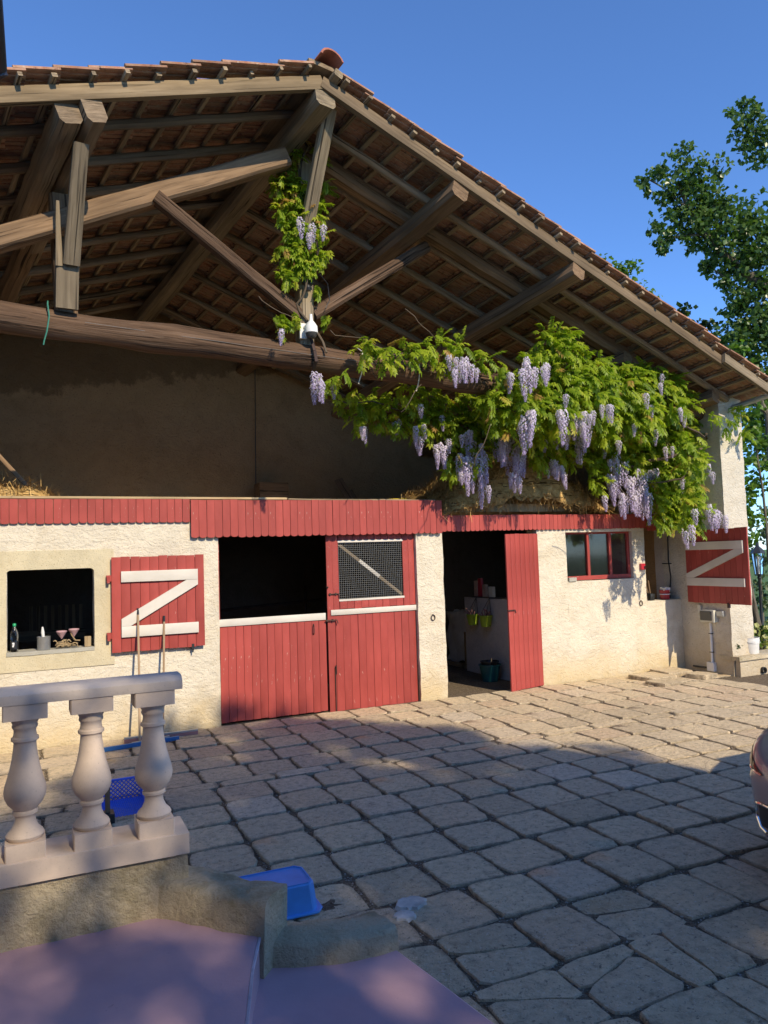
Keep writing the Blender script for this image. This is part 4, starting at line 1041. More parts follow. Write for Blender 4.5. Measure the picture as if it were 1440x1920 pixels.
# raceme: hanging cluster of small pea flowers
def raceme(seed, L=.4, R0=.06):
    r = np.random.default_rng(seed); V = []; F = []; rn = []
    n = 120
    for i in range(n):
        t = (i+r.random())/n; z = -L*t
        rad = R0*(1-.75*t**1.6)*r.uniform(.55, 1.05)*(.6+.4*min(1, t*6)); a = i*2.4+r.uniform(-.4, .4)
        o = np.array([rad*math.cos(a), rad*math.sin(a), z]); out = np.array([math.cos(a), math.sin(a), -.15]); sd = np.array([-math.sin(a), math.cos(a), 0]); up = np.array([0, 0, 1.])
        s_ = .0168*r.uniform(.8, 1.25)*(1-.45*t); b = len(V)
        V += [o-sd*s_+up*s_*.2, o+sd*s_+up*s_*.2, o+up*s_*1.1+out*s_*.4, o-up*s_*.9+out*s_*.9, o+out*s_*.9]
        F += [(b, b+4, b+2), (b+4, b+1, b+2), (b, b+3, b+4), (b+4, b+3, b+1)]
        base = np.clip(.75-.55*t+r.uniform(-.25, .25), 0, 1)
        rn += [base, base, min(1, base+.15), max(0, base-.3), base]
    return np.array(V), np.array(F), np.array(rn)
RACM = []
for s_ in range(5):
    V, F, rn = raceme(40+s_, .4, .050+.008*(s_ % 3)); RACM.append(npmesh('raceme', V, F, M['petal'], rn))
def racemes(root, lst, rs):
    for (x, y, z, l) in lst:
        k = min(1.25, max(.45, l/.4))
        o = inst(rs.choice(RACM), 'raceme', root, (x, y+rs.uniform(-.05, .05), z), (rs.uniform(-.12, .12), rs.uniform(-.12, .12), rs.uniform(0, 6.28)), (min(1.15, k**.5*1.05), min(1.15, k**.5*1.05), k))
wis = thing('wisteria', 'mass of green wisteria with hanging lilac flowers along the beam and pillar', 'wisteria', (9.4, -1.1, 0))
V, F, rn = foliage(WIS, 640, 5, .86)
o = npobj('foliage', npmesh('foliage', V-np.array(WO[wis]), F, M['wisteria_leaf'], rn), wis); o['kind'] = 'stuff'
rs = random.Random(3); racemes(wis, RAC, rs)
extra = []
for (x, y, z, l) in RAC:
    if l > .25:
        for q in range(rs.choice((1, 2, 3))): extra.append((x+rs.uniform(-.11, .11), y+rs.uniform(-.04, .08), z+rs.uniform(-.12, .08), l*rs.uniform(.5, .9)))
racemes(wis, extra, rs)
few = []
while len(few) < 34:
    b = rs.choice(WIS)
    if b[0] > 9.0: continue
    few.append((b[0]+rs.uniform(-.5, .5)*b[3], b[1]-b[3]*.75-.06, b[2]-rs.uniform(.1, .8)*b[3], rs.uniform(.12, .26)))
racemes(wis, few, rs)
m = MB()
stems = [[(10.26, -.3, 0.0), (10.3, -.36, 1.2), (10.25, -.4, 2.6), (9.95, -.5, 3.7), (9.2, -1.05, 3.7), (8.4, -1.0, 4.05), (7.2, -.75, 4.3), (6, -.9, 4.45), (4.8, -1.1, 4.5), (3.6, -1.3, 4.45)],
         [(9.2, -1.05, 3.4), (8.2, -.4, 3.3), (7, -.4, 3.5), (5.6, -.4, 3.7), (4.4, -.5, 3.9), (3.4, -.6, 4.0)],
         [(9.5, -.7, 3.6), (9.0, -.8, 3.0), (8.3, -.5, 3.0)], [(8.4, -.8, 4.05), (7.3, -.5, 4.0), (6.2, -.4, 3.7), (5.4, -.4, 3.5)]]
for i, st in enumerate(stems):
    p = wpath(st, 6, .09, i); m.tube(p, [.020*(1-.8*k/len(p))+.004 for k in range(len(p))], 7, .2)
m.build('stem', M['stem'], wis)
# fine curling shoots
m = MB()
for i, (a, b) in enumerate([((4.6, -1.3, 4.5), (4.05, -1.3, 5.0)), ((6.5, -1.1, 4.6), (6.0, -1.15, 5.15)), ((7.9, -1.0, 4.5), (7.2, -1.05, 4.75)), ((3.9, -1.35, 4.5), (3.05, -1.35, 4.62)), ((5.2, -1.3, 3.6), (5.0, -1.2, 3.1)), ((4.2, -1.4, 4.0), (3.9, -1.4, 3.7)), ((7.3, -1.1, 2.9), (7.7, -1.1, 2.65)), ((3.6, -1.4, 4.1), (3.35, -1.4, 4.45)), ((5.1, -1.3, 4.1), (4.9, -1.35, 4.5))]):
    m.tube(wpath([a, b], 7, .12, 30+i), .005, 5)
m.build('shoot', M['stem'], wis)
kv = thing('climbing_wisteria', 'narrow wisteria climbing the king post under the ridge, with a few flowers', 'wisteria', (2.8, -1.2, 4.3))
V, F, rn = foliage(KPV, 2000, 8, .64, tip=.22)
o = npobj('foliage', npmesh('foliage', V-np.array(WO[kv]), F, M['wisteria_leaf'], rn), kv); o['kind'] = 'stuff'
racemes(kv, KRAC, rs)
m = MB(); m.tube(wpath([(3.0, -1.35, 4.35), (2.72, -1.32, 4.9), (2.9, -1.3, 5.5), (2.72, -1.3, 6.2), (2.8, -1.35, 6.8)], 6, .1, 4), .014, 6)
m.tube(wpath([(2.7, -1.3, 4.7), (2.45, -1.35, 4.75), (2.2, -1.4, 4.9)], 6, .08, 6), .005, 5)
m.build('stem', M['stem'], kv)

# --- trees
LT = (np.array([(0, 0, 0), (.5, .45, .06), (1, 0, -.08), (.5, -.45, .06)]), np.array([(0, 1, 2), (0, 2, 3)]))
def leafcloud(blobs, n_per, size, seed, lump=.35, flat=1.0, vary=.35):
    """leaves gathered into twigs' ends (small clumps) spread through each blob"""
    r = np.random.default_rng(seed); Ps = []; Ds = []; Sh = []
    for (x, y, z, rad) in blobs:
        nc = max(3, int(n_per*rad*rad/.06)); c0 = np.array([x, y, z])
        d = r.normal(size=(nc, 3)); d /= np.linalg.norm(d, axis=1, keepdims=True)
        C = c0+d*(rad*r.uniform(.2, 1.0, (nc, 1))**.6)
        k = r.integers(9, 20, nc)
        for i in range(nc):
            q = r.normal(scale=rad*lump*.45, size=(k[i], 3)); q[:, 2] *= flat
            Ps.append(C[i]+q); dd = q/(np.linalg.norm(q, axis=1, keepdims=True)+1e-6)*.6+r.normal(scale=.7, size=q.shape)+np.array([0, 0, -.25]); Ds.append(dd)
            Sh.append(np.clip(r.uniform(.2, .8)+r.normal(scale=vary*.5, size=k[i]), 0, 1))
    P = np.vstack(Ps); D = np.vstack(Ds); sh = np.hstack(Sh); n = len(P)
    return scatter(LT[0], LT[1], P, D, r.uniform(-1.5, 1.5, n), size*r.uniform(.7, 1.3, n), sh)
def tree(name, label, cat, base, blobs, limbs, n_per, size, mat, seed, trunk_r=.25, limb_r=.09, lump=.35, group=None):
    t = thing(name, label, cat, base, group)
    V, F, rn = leafcloud(blobs, n_per, size, seed, lump)
    npobj('crown', npmesh('crown', V-np.array(base), F, M[mat], rn), t)
    if limbs:
        for i, L in enumerate(limbs):
            m = MB(); r0 = trunk_r if i == 0 else limb_r
            p = wpath(L, 4, .06*r0/.09 if i else .05, seed+i)
            m.tube(p, [max(.02, r0*(1-.85*k/len(p))) for k in range(len(p))], 9, .12)
            m.build('trunk' if i == 0 else 'limb', M['bark'], t)
    return t
poplar = tree('poplar_tree', 'tall dark-leaved tree on the right, its leaning limb reaching out over the barn roof', 'tree', (TLIMB[0][0][0], TLIMB[0][0][1], -.06), TREE, [[(TLIMB[0][0][0]+.15, TLIMB[0][0][1], -.1)]+TLIMB[0][0:]]+TLIMB[1:], 5.6, .135, 'poplar_leaf', 21, .26, .04, .42)
# more of the same crown beyond the frame and along the trunk
tb0 = Vector(TLIMB[0][2])
EXT = [(tb0.x+rng.uniform(-1.0, 3.2), tb0.y+rng.uniform(-1.5, 1.5), tb0.z+rng.uniform(-1.2, 7), rng.uniform(.45, .75)) for _ in range(46)]
EXT = [e for e in EXT if e[0]-tb0.x > .3]
V, F, rn = leafcloud(EXT, 1.3, .17, 77, .4)
npobj('crown', npmesh('crown', V-np.array(WO[poplar]), F, M['poplar_leaf'], rn), poplar)
bx, by, bz, _ = DARKT[3]
tree('dark_tree', 'dark tree top rising just behind the tiled eave', 'tree', (bx, by, -.06), DARKT+[(bx+.3, by, bz-.9, .8), (bx, by+.3, bz-1.8, .9)], [[(bx, by, -.1), (bx+.1, by, bz-1.5), (bx, by, bz)], [(bx, by, bz-2), (bx-.7, by, bz)]], 3.0, .17, 'dark_leaf', 31, .2, .05)
lx, ly, lz, _ = LIGHTT[2]
tree('birch_tree', 'lighter green young tree between the barn eave and the big dark tree', 'tree', (lx+.6, ly, -.06), LIGHTT, [[(lx+.6, ly, -.1), (lx+.4, ly, lz-1), (lx, ly, lz)], [(lx+.4, ly, lz-1), (LIGHTT[4][0], LIGHTT[4][1], LIGHTT[4][2])]], 3.0, .12, 'bright_leaf', 33, .10, .04)
# feathery bamboo-like tips behind the roof
cx, cy, cz = CONIF[1]
bam = thing('bamboo', 'feathery light green bamboo tips behind the barn roof', 'bamboo', (cx+.4, cy, -.06))
BB = []
for i in range(30):
    f_ = i/29; BB.append((cx-.05+f_*1.0+rng.uniform(-.15, .15), cy+rng.uniform(-.3, .3), cz+.45-f_*1.0-rng.uniform(0, 1.0)*.6, .14))
V, F, rn = leafcloud(BB, 7.0, .10, 35, .9); 
npobj('crown', npmesh('crown', V-np.array(WO[bam]), F, M['bright_leaf'], rn), bam)
m = MB()
for i in range(9):
    x = cx+.1+i*.11; m.tube([(x, cy, -.1), (x+.05, cy, cz-1.5), (x-.05+rng.uniform(-.1, .1), cy, cz+.1-i*.11)], [.02, .015, .004], 6)
m.build('stem', M['stem'], bam)
bx, by, bz, _ = BRT[0]
tree('bright_shrub', 'bright green leafy shrub just right of the white pillar', 'shrub', (BRT[6][0], BRT[6][1], -.06), BRT, [[(BRT[6][0], BRT[6][1], -.1), (BRT[6][0], BRT[6][1], 1.8), (BRT[2][0], BRT[2][1], BRT[2][2])]], 4.5, .11, 'bright_leaf', 36, .05, .03)
HG = HEDGE+[(h[0]+rng.uniform(.2, 2.5), h[1]-rng.uniform(0, 1.5), h[2]+rng.uniform(-.3, .3), h[3]) for h in HEDGE for _ in (0, 1)]
tree('hedge', 'grey-green hedge behind the garden lantern', 'hedge', (HEDGE[4][0], HEDGE[4][1], -.06), HG, [[(HEDGE[4][0], HEDGE[4][1], -.1), (HEDGE[4][0], HEDGE[4][1], 2.2)]], 3.0, .11, 'hedge_leaf', 37, .06, .03)
cf = thing('flowering_shrub', 'shrub with creamy yellow flowers and a leaning bare trunk by the white bucket', 'shrub', (LTR[-1][0], LTR[-1][1], -.06))
V, F, rn = leafcloud(CREAM, 2.6, .085, 41, .5); npobj('flowers', npmesh('flowers', V-np.array(WO[cf]), F, M['cream_flower'], rn), cf)['kind'] = 'stuff'
V, F, rn = leafcloud([(c[0]+.03, c[1]+.08, c[2]-.03, c[3]) for c in CREAM], 1.2, .085, 42, .5); npobj('crown', npmesh('crown', V-np.array(WO[cf]), F, M['bright_leaf'], rn), cf)
m = MB(); L = [Vector(p) for p in LTR]; L = L+[Vector((L[-1].x, L[-1].y, -.1))]; m.tube(wpath([tuple(L[0]+(L[0]-L[1])*.8)]+[tuple(p) for p in L], 3, .02, 3), [.03+.0035*k for k in range(3*len(L)+1)], 9, .15)
m.build('trunk', M['bark'], cf)
# unseen tree behind the house, crown shaped along the sun to shade the yard
ST = []
SHADE = [(-2.2, -8.5), (-2.2, -3.4), (.3, -2.2), (.9, -.6), (1.5, -.02), (3.2, -.2), (4.0, -1.2), (4.6, -2.3), (5.1, -3.2), (5.4, -5.2), (6.2, -8.5)]
def inside(x, y, P):
    c = False
    for (x0, y0), (x1, y1) in zip(P, P[1:]+P[:1]):
        if (y0 > y) != (y1 > y) and x < (x1-x0)*(y-y0)/(y1-y0)+x0: c = not c
    return c
while len(ST) < 440:
    gx, gy = rng.uniform(-2.2, 6.2), rng.uniform(-8.5, 0)
    if not inside(gx, gy, SHADE): continue
    if gx < (.85 if gy > -5.2 else 1.9) and gy < -3.0:
        if gy > -5.0 or rng.random() > .22: continue
    elif gy > -3.0 and mnoise.noise(Vector((gx*1.2, gy*1.2, 5))) > .22: continue
    q = Vector((gx, gy, 0))+S*rng.uniform(19, 24)
    ST.append((q.x, q.y, q.z, rng.uniform(.25, .42)))
THIN = []
while len(THIN) < 78:
    gx, gy = rng.uniform(-2.6, 2.0), rng.uniform(-8.8, -2.8)
    if gy > -5 and rng.random() < .35: continue
    q = Vector((gx, gy, 0))+S*rng.uniform(19, 24); THIN.append((q.x, q.y, q.z, .85))
yt = tree('shade_tree', 'unseen tall leafy tree behind the house, crown shaped to shade the paved yard', 'tree', (6.2, -23.2, -.06), ST, [[(6.2, -23.2, -.1), (6.0, -23, 5), (5.2, -22, 9.5), (4.6, -21, 12.5)], [(5.6, -22.5, 8), (3.6, -20.5, 11), (2.6, -19.5, 12)], [(5.2, -22, 9.5), (7, -20.5, 11.5), (7.6, -19, 12)]], 3.3, .15, 'poplar_leaf', 51, .3, .08)
V, F, rn = leafcloud(THIN, .33, .15, 52, 1.1); npobj('crown', npmesh('crown', V-np.array(WO[yt]), F, M['poplar_leaf'], rn), yt)

# ================================================================== things in and on the barn
# hay
def hay_mound(name, label, fx, x0, x1, y0, y1, seed, straws, zb=2.74):
    r = np.random.default_rng(seed); m = MB(); nx, ny = 44, 16; vs_ = []; fs_ = []
    for i in range(nx+1):
        for j in range(ny+1):
            x = x0+(x1-x0)*i/nx; t = j/ny; y = y0+(y1-y0)*t
            h = fx(i/nx, t); q = Vector((x*4, y*4, seed))
            h2 = h+(.09*mnoise.noise(q)+.07*mnoise.noise(q*3)+.04*mnoise.noise(q*7))*min(1, h*6)
            vs_.append((x, y+.04*mnoise.noise(q*2+Vector((9, 9, 9)))-.05*h, zb+max(0, h2)))
    for i in range(nx):
        for j in range(ny):
            a = i*(ny+1)+j; fs_.append((a, a+ny+1, a+ny+2, a+1))
    m.add(vs_, fs_)
    for _ in range(straws):
        k = r.integers(0, len(vs_)); p = Vector(vs_[k])+Vector(r.normal(scale=.04, size=3))
        if p.z < zb+.02: continue
        d = Vector(r.normal(size=3)); d.z *= .6; d.normalize(); d *= r.uniform(.06, .18); w = d.cross(Vector((0, 0, 1))).normalized()*.004
        o_ = r.random()*30; m.add([p-w, p+w, p+d+w*.5, p+d-w*.5], [(0, 1, 2, 3)], [(o_, 0, 0)]*4)
    return tag(m.build(name, M['hay'], smooth=60), label, 'hay')
def fr(t, v_):
    prof_ = np.interp(t, [0, .08, .22, .34, .5, .62, .78, .9, 1], [.1, .42, .62, .84, .92, .86, .58, .34, .1]); return float(prof_)*min(1, v_*7+.32)*(1 if v_ < .75 else (1-v_)*4)
hay_mound('hay_heap', 'big heap of loose golden hay on the loft under the wisteria', fr, 5.18, 8.35, -.03, 2.2, 4, 22000, 2.50)
def fl(t, v_):
    return float(np.interp(t, [0, .6, .9, 1], [.2, .2, .13, 0]))*min(1, v_*5+.3)*(1 if v_ < .8 else (1-v_)*5)
hay_mound('hay_bundle', 'small low bundle of hay on the loft edge at the far left', fl, -1.2, .2, .1, .9, 6, 2200)
m = MB(); m.beam((-.95, .72, 3.95), (-.12, .50, 2.96), .05, .05, (0, 1, 0), 5, .004); tag(m.build('wooden_pole', M['brown_beam']), 'dark wooden pole leaning into the hay at the far left', 'pole')
m = MB(); m.beam((5.06, 2.7, 2.74), (4.84, 3.1, 3.40), .15, .03, (0, 1, 0), 4, .004); m.beam((5.17, 2.72, 2.74), (5.04, 3.1, 3.2), .11, .025, (0, 1, 0), 4, .004)
tag(m.build('old_board', M['brown_beam']), 'old boards leaning in the shade of the loft', 'board')
m = MB(); m.gbox(3.35, 3.85, 2.9, 3.25, 2.74, 3.30, .1, .02); tag(m.build('old_crate', M['brown_beam']), 'dim brown crate at the back of the loft', 'crate')
m = MB(); m.gbox(4.50, 4.80, .3, .48, 2.745, 2.82, .06, .004); tag(m.build('yellow_box', M['yellow'], bevel=.01), 'yellow plastic box lying on the loft edge', 'box')

# dome camera and sensor lamp on the king post
p = on_truss(2.795, 4.60, -.11)
dc = thing('security_camera', 'white dome security camera at the foot of the king post', 'camera', p)
m = MB(); m.box(p.x-.10, p.x-.02, p.y-.01, p.y+.03, p.z-.09, p.z+.09); m.build('mount_box', M['white_plastic'], dc, bevel=.006)
c_ = p+Vector((.005, -.10, 0))
m = MB(); m.lathe([(.016, .17), (.02, .10), (.045, .07), (.07, .03), (.074, -.02), (.074, -.045), (.066, -.05)], 22, c_); m.tube([(p.x-.05, p.y, p.z+.03), (c_.x, c_.y, p.z+.09)], .02, 8); m.build('housing', M['white_plastic'], dc, smooth=50)
m = MB(); m.lathe([(.066, -.045), (.06, -.08), (.04, -.105), (0, -.115)], 20, c_); m.build('lens_dome', M['grey_cover'], dc, smooth=60)
p = on_truss(2.80, 5.12, -.11)
fl_ = thing('sensor_lamp', 'small black motion sensor lamp on the king post above the camera', 'lamp', p)
m = MB(); m.box(p.x-.06, p.x+.06, p.y-.05, p.y-.0, p.z+.02, p.z+.12); m.build('lamp_body', M['black_plastic'], fl_, bevel=.008)
m = MB(); m.box(p.x-.05, p.x+.05, p.y-.056, p.y-.049, p.z+.03, p.z+.11); m.build('lamp_glass', M['pane'], fl_)
m = MB(); m.lathe([(.03, 0), (.04, -.03), (.03, -.06), (0, -.065)], 14, p+Vector((-.01, -.05, 0))); m.tube([(p.x+.05, p.y, p.z+.11), (p.x+.15, p.y-.03, p.z+.16), (p.x+.24, p.y-.03, p.z+.06), (p.x+.27, p.y, p.z-.12), (p.x+.22, p.y, p.z-.22)], .005, 6); m.build('sensor', M['black_plastic'], fl_)
# twine and wires round the beam
def beamloop(x, z0, z1, mat, nm, lab):
    q = on_truss(x, 0, -.165); m = MB(); m.tube(wpath([(q.x, q.y+.12, z1+.02), (q.x+.0, q.y, z1-.05), (q.x+.01, q.y-.005, (z0+z1)/2), (q.x-.01, q.y, z0), (q.x-.04, q.y+.02, z0-.12)], 4, .012, 2), .007, 5)
    tag(m.build(nm, M[mat]), lab, 'twine')
beamloop(.07, 4.24, 4.56, 'string', 'twine', 'green twine tied round the big tie beam at left')
beamloop(3.45, 4.16, 4.48, 'white_string', 'twine', 'pale twine loop round the tie beam just right of the iron strap')
beamloop(4.25, 4.14, 4.46, 'white_string', 'twine', 'pale twine loop round the tie beam where the wisteria begins')
m = MB(); m.tube([on_truss(x, 4.40-.006*(x+.3)*4.2-.0*x, -.155) for x in np.linspace(.4, 5.2, 14)], .0022, 5); tag(m.build('wire', M['wire_dark']), 'thin pale wire stapled along the face of the tie beam', 'wire')

# things on the window sill
def lathe_part(name, prof_, org, mat, par, n=20, sm=50):
    m = MB(); m.lathe(prof_, n, org); return m.build(name, M[mat], par, smooth=sm)
SZ = 1.08
bt = thing('water_bottle', 'clear plastic water bottle with a green cap on the window sill', 'bottle', (-.255, .04, SZ))
lathe_part('bottle_body', [(.036, 0), (.040, .01), (.040, .12), (.037, .13), (.040, .14), (.040, .19), (.034, .225), (.018, .262), (.014, .272), (.014, .285)], (-.255, .04, SZ), 'clear', bt)
lathe_part('cap', [(.0185, .282), (.0185, .308), (.014, .312), (0, .312)], (-.255, .04, SZ), 'green_cap', bt)
m = MB(); m.lathe([(.0408, .03), (.0408, .115)], 24, (-.255, .04, SZ)); lb = m.build('label', M['black_plastic'], bt)
m = MB()
for i, (u_, z, w, h) in enumerate(((.25, .085, .5, .02), (.3, .055, .35, .022), (.62, .07, .16, .03))):
    pts = []
    for k in range(5):
        a = -2.4+u_+w*k/4*1.2; pts.append((-.255+.0413*math.cos(a), .04+.0413*math.sin(a)))
    for k in range(4): m.add([(pts[k][0], pts[k][1], SZ+z), (pts[k+1][0], pts[k+1][1], SZ+z), (pts[k+1][0], pts[k+1][1], SZ+z+h), (pts[k][0], pts[k][1], SZ+z+h)], [(0, 1, 2, 3)])
m.build('print', M['label_print'], lb)
pot = thing('tin_pot', 'grey tin can with a brush standing in it on the window sill', 'can', (.04, .05, SZ))
lathe_part('can', [(.066, 0), (.068, .004), (.07, .14), (.073, .145), (.068, .147), (.066, .02), (0, .02)], (.04, .05, SZ), 'galv', pot)
m = MB(); m.tube([(.045, .05, SZ+.03), (.03, .04, SZ+.20), (.028, .04, SZ+.255)], [.012, .018, .008], 8); m.build('brush', M['white_plastic'], pot)
orn = thing('root_ornament', 'driftwood root bundle carrying two small pink funnel cups on the sill', 'ornament', (.27, .07, SZ))
m = MB()
for i in range(34):
    a = Vector((.27+rng.uniform(-.1, .1), .07+rng.uniform(-.04, .04), SZ+rng.uniform(.006, .08))); b = a+Vector((rng.uniform(-.08, .08), rng.uniform(-.05, .05), rng.uniform(-.04, .03))); b.z = max(b.z, SZ+.004)
    m.tube([a, a.lerp(b, .5)+Vector((0, 0, .01)), b], [.006, .008, .003], 5)
m.tube([(.17, .05, SZ+.06), (.24, .06, SZ+.05), (.25, .05, SZ+.1)], [.014, .012, .006], 6); m.tube([(.42, .05, SZ+.075), (.37, .05, SZ+.08), (.33, .05, SZ+.14), (.315, .05, SZ+.19)], [.008, .008, .007, .005], 6)
m.build('roots', M['raw_plank'], orn)
for x, z in ((.225, .115), (.355, .13)):
    lathe_part('cup', [(.004, 0), (.012, .01), (.055, .075), (.058, .078), (.058, .09), (.05, .088), (.01, .02), (0, .018)], (x, .06, SZ+z-.01), 'pink_cup', orn)
m = MB(); m.box(.465, .535, .02, .09, SZ, SZ+.115); tag(m.build('wooden_block', M['raw_plank'], bevel=.004), 'small pale wooden block standing on the window sill', 'block')
gl = MB(); gl.lathe([(.034, 0), (.038, .085), (.036, .085), (.032, .006), (0, .006)], 18, (.50, .14, SZ)); 
gl = MB(); gl.lathe([(.030, 0), (.036, .08), (.034, .08), (.028, .006), (0, .006)], 18, (.535, .17, SZ)); tag(gl.build('drinking_glass', M['clear'], smooth=50), 'small clear drinking glass in the right corner of the window sill', 'glass')
# cobweb corner omitted; brooms
def broom(name, label, foot, top, hx, mat, two):
    b = thing(name, label, 'broom', foot, 'brooms leaning on the wall')
    m = MB(); foot, top = Vector(foot), Vector(top); d = (top-foot)
    m.tube([foot+Vector((0, 0, .03)), foot+d*.5+Vector((.004, 0, 0)), foot+d*.955], .0125, 8); m.build('handle', M['handle'], b)
    m = MB(); m.tube([foot+d*.95, foot+d], .0138, 8); m.build('grip', M['black_plastic'], b)
    (x0, y0), (x1, y1) = hx
    m = MB(); m.beam((x0, y0, .032), (x1, y1, .032), .035, .045, (0, 0, 1), 3, .001); m.build('head', M[mat], b)
    m = MB()
    if two:
        m.beam((x0+.3, y0+.05, .045), (x1-.1, y1+.03, .05), .03, .03, (0, 0, 1), 2, .001); m.build('bracket', M['galv'], b)
    else:
        m.beam((x0, y0+.01, .064), (x1, y1+.01, .064), .045, .02, (0, 0, 1), 3, .001); m.build('bracket', M['galv'], b)
broom('floor_squeegee', 'blue-edged floor squeegee, the taller of the two leaning handles', (1.0, -.45, .02), (1.04, -.082, 1.49), ((.61, -.58), (1.42, -.475)), 'blue_squeegee', True)
broom('floor_scraper', 'pinkish-red headed broom, the shorter of the two leaning handles', (1.27, -.30, .02), (1.335, -.082, 1.385), ((.85, -.31), (1.66, -.33)), 'pink_head', False)

# --- inside the doorway
def hanging_pot(y, label):
    b = thing('hanging_planter', label, 'planter', (6.54, y, .85))
    lathe_part('pot', [(.075, 0), (.105, .16), (.112, .165), (.112, .18), (.10, .18), (.07, .02), (0, .02)], (6.54, y, .82), 'lime', b)
    m = MB()
    for a in (0, 2.1, 4.2): m.tube([(6.54+.1*math.cos(a), y+.1*math.sin(a), 1.0), (6.62, y, 1.27)], .004, 5)
    m.build('hanger', M['black_plastic'], b)
    m = MB()
    for i in range(7): m.tube(wpath([(6.54+rng.uniform(-.05, .05), y+rng.uniform(-.05, .05), .95), (6.52+rng.uniform(-.1, .06), y+rng.uniform(-.1, .1), 1.02+rng.uniform(0, .08))], 3, .03, i), .012, 6)
    m.build('gloves_and_tools', M['pink_head'], b)
hanging_pot(1.50, 'lime green hanging pot, the one nearer the bag inside the doorway'); hanging_pot(1.10, 'lime green hanging pot, the one nearer the red door inside the doorway')
bk = thing('teal_bucket', 'teal bucket with a black pot inside, on the floor of the doorway', 'bucket', (6.42, .85, 0))
lathe_part('bucket_body', [(.12, 0), (.165, .24), (.18, .245), (.18, .26), (.165, .262), (.155, .25), (.11, .02), (0, .02)], (6.42, .85, .0), 'teal', bk, 24)
lathe_part('inner_pot', [(.10, .1), (.14, .30), (.148, .30), (.148, .31), (.13, .31), (.1, .16), (0, .16)], (6.42, .85, 0), 'black_plastic', bk, 20)
m = MB(); m.tube([(6.43, .83, .25), (6.44, .83, .35)], .014, 6); m.build('trowel_handle', M['raw_plank'], bk)
m = MB(); m.gbox(6.92, 7.9, 2.35, 3.1, .06, .95, .1, .09, 3.5); bag = tag(m.build('feed_bag', M['white_plastic'], smooth=80), 'big white bulk bag slumped inside the doorway', 'bag')
m = MB(); m.box(6.75, 7.9, 2.2, 2.28, 0, .06, ax=0); m.box(6.84, 6.90, 2.26, 2.32, .05, .62); m.box(6.75, 6.85, 2.1, 3.0, .0, .06, ax=1); tag(m.build('pallet', M['raw_plank']), 'pale wooden pallet frame beside the white bag', 'pallet')
# shelf of garden packets above the partition
sf = thing('packet_rack', 'rack of seed packets and small boxes on the partition wall', 'rack', (6.72, 1.1, 1.26))
m = MB(); m.box(6.67, 6.80, .5, 1.9, 1.262, 1.28, ax=1); m.build('shelf', M['dark_wall'], sf)
for i, (y, w, h, mt) in enumerate(((1.62, .10, .26, 'box_card'), (1.50, .09, .30, 'red_plastic'), (1.36, .10, .2, 'box_card'), (1.16, .12, .17, 'cream_plastic'))):
    m = MB(); m.box(6.69, 6.74, y-w/2, y+w/2, 1.281, 1.281+h); m.build('packet', M[mt], sf)
# straw wisps above the doorway
# --- niche things
rb = thing('red_pot', 'red enamel pot with rags on the niche sill', 'pot', (9.42, .12, 1.14))
lathe_part('pot_body', [(.07, 0), (.085, .14), (.09, .145), (.09, .155), (.08, .155), (.066, .02), (0, .02)], (9.42, .12, 1.145), 'red_plastic', rb)
m = MB(); m.gbox(9.34, 9.46, .05, .15, 1.28, 1.34, .03, .03, 9); m.build('rag', M['white_plastic'], rb, smooth=80)
m = MB(); m.lathe([(.09, .078), (.0915, .08), (.0915, .09), (.09, .092)], 20, (9.42, .12, 1.145)); m.build('band', M['label_print'], rb)
m = MB(); m.gbox(9.52, 9.62, .2, .3, 1.15, 1.33, .04, .02, 8); tag(m.build('black_pot', M['black_plastic'], smooth=70), 'black pot behind the red pot in the niche', 'pot')
tl = thing('hand_tools', 'pair of dark hand tools leaning in the niche', 'tools', (9.08, .12, 1.14))
m = MB(); m.tube([(9.06, .10, 1.14), (9.07, .2, 1.42)], .022, 8); m.tube([(9.10, .10, 1.14), (9.17, .22, 1.46)], .012, 8); m.build('handle', M['brown_beam'], tl)
m = MB(); m.gbox(9.04, 9.13, .05, .12, 1.14, 1.26, .03, .02, 12); m.build('tool_head', M['dark_metal'], tl)
# --- electrical gear on the pillar's left face
X0 = 9.652
eb = thing('electric_box', 'cream switch box with a dark cover on the pillar, with conduit below', 'switch box', (X0, -.58, .1))
m = MB(); m.box(X0-.09, X0+.01, -.725, -.445, .80, .995); m.build('housing', M['cream_plastic'], eb, bevel=.012)
m = MB(); m.box(X0-.104, X0-.088, -.685, -.465, .83, .975); m.build('cover', M['grey_cover'], eb, bevel=.006)
m = MB(); m.tube([(X0-.02, -.59, .80), (X0-.02, -.585, .17)], .019, 10); m.build('conduit', M['white_plastic'], eb)
for z in (.62, .33):
    m = MB(); m.box(X0-.042, X0, -.615, -.56, z-.006, z+.006); m.build('clip', M['dark_metal'], eb)
m = MB(); m.box(X0-.055, X0+.01, -.64, -.50, .03, .17); m.build('junction_box', M['white_plastic'], eb, bevel=.006)
m = MB(); m.tube([(X0-.02, -.5, .075), (X0-.02, -.2, .07)], .014, 8); m.build('conduit', M['grey_cover'], eb)
m = MB(); m.box(X0-.05, X0+.01, -.86, -.735, .90, .985); m.build('socket', M['galv'], eb, bevel=.006)
m = MB(); m.box(X0-.03, X0+.01, -.42, -.36, .93, 1.06); m.lathe([(.03, 0), (.03, .03), (0, .034)], 10, (X0, -.39, .88), axis=(-1, 0, 0)); m.build('bracket', M['cream_plastic'], eb)
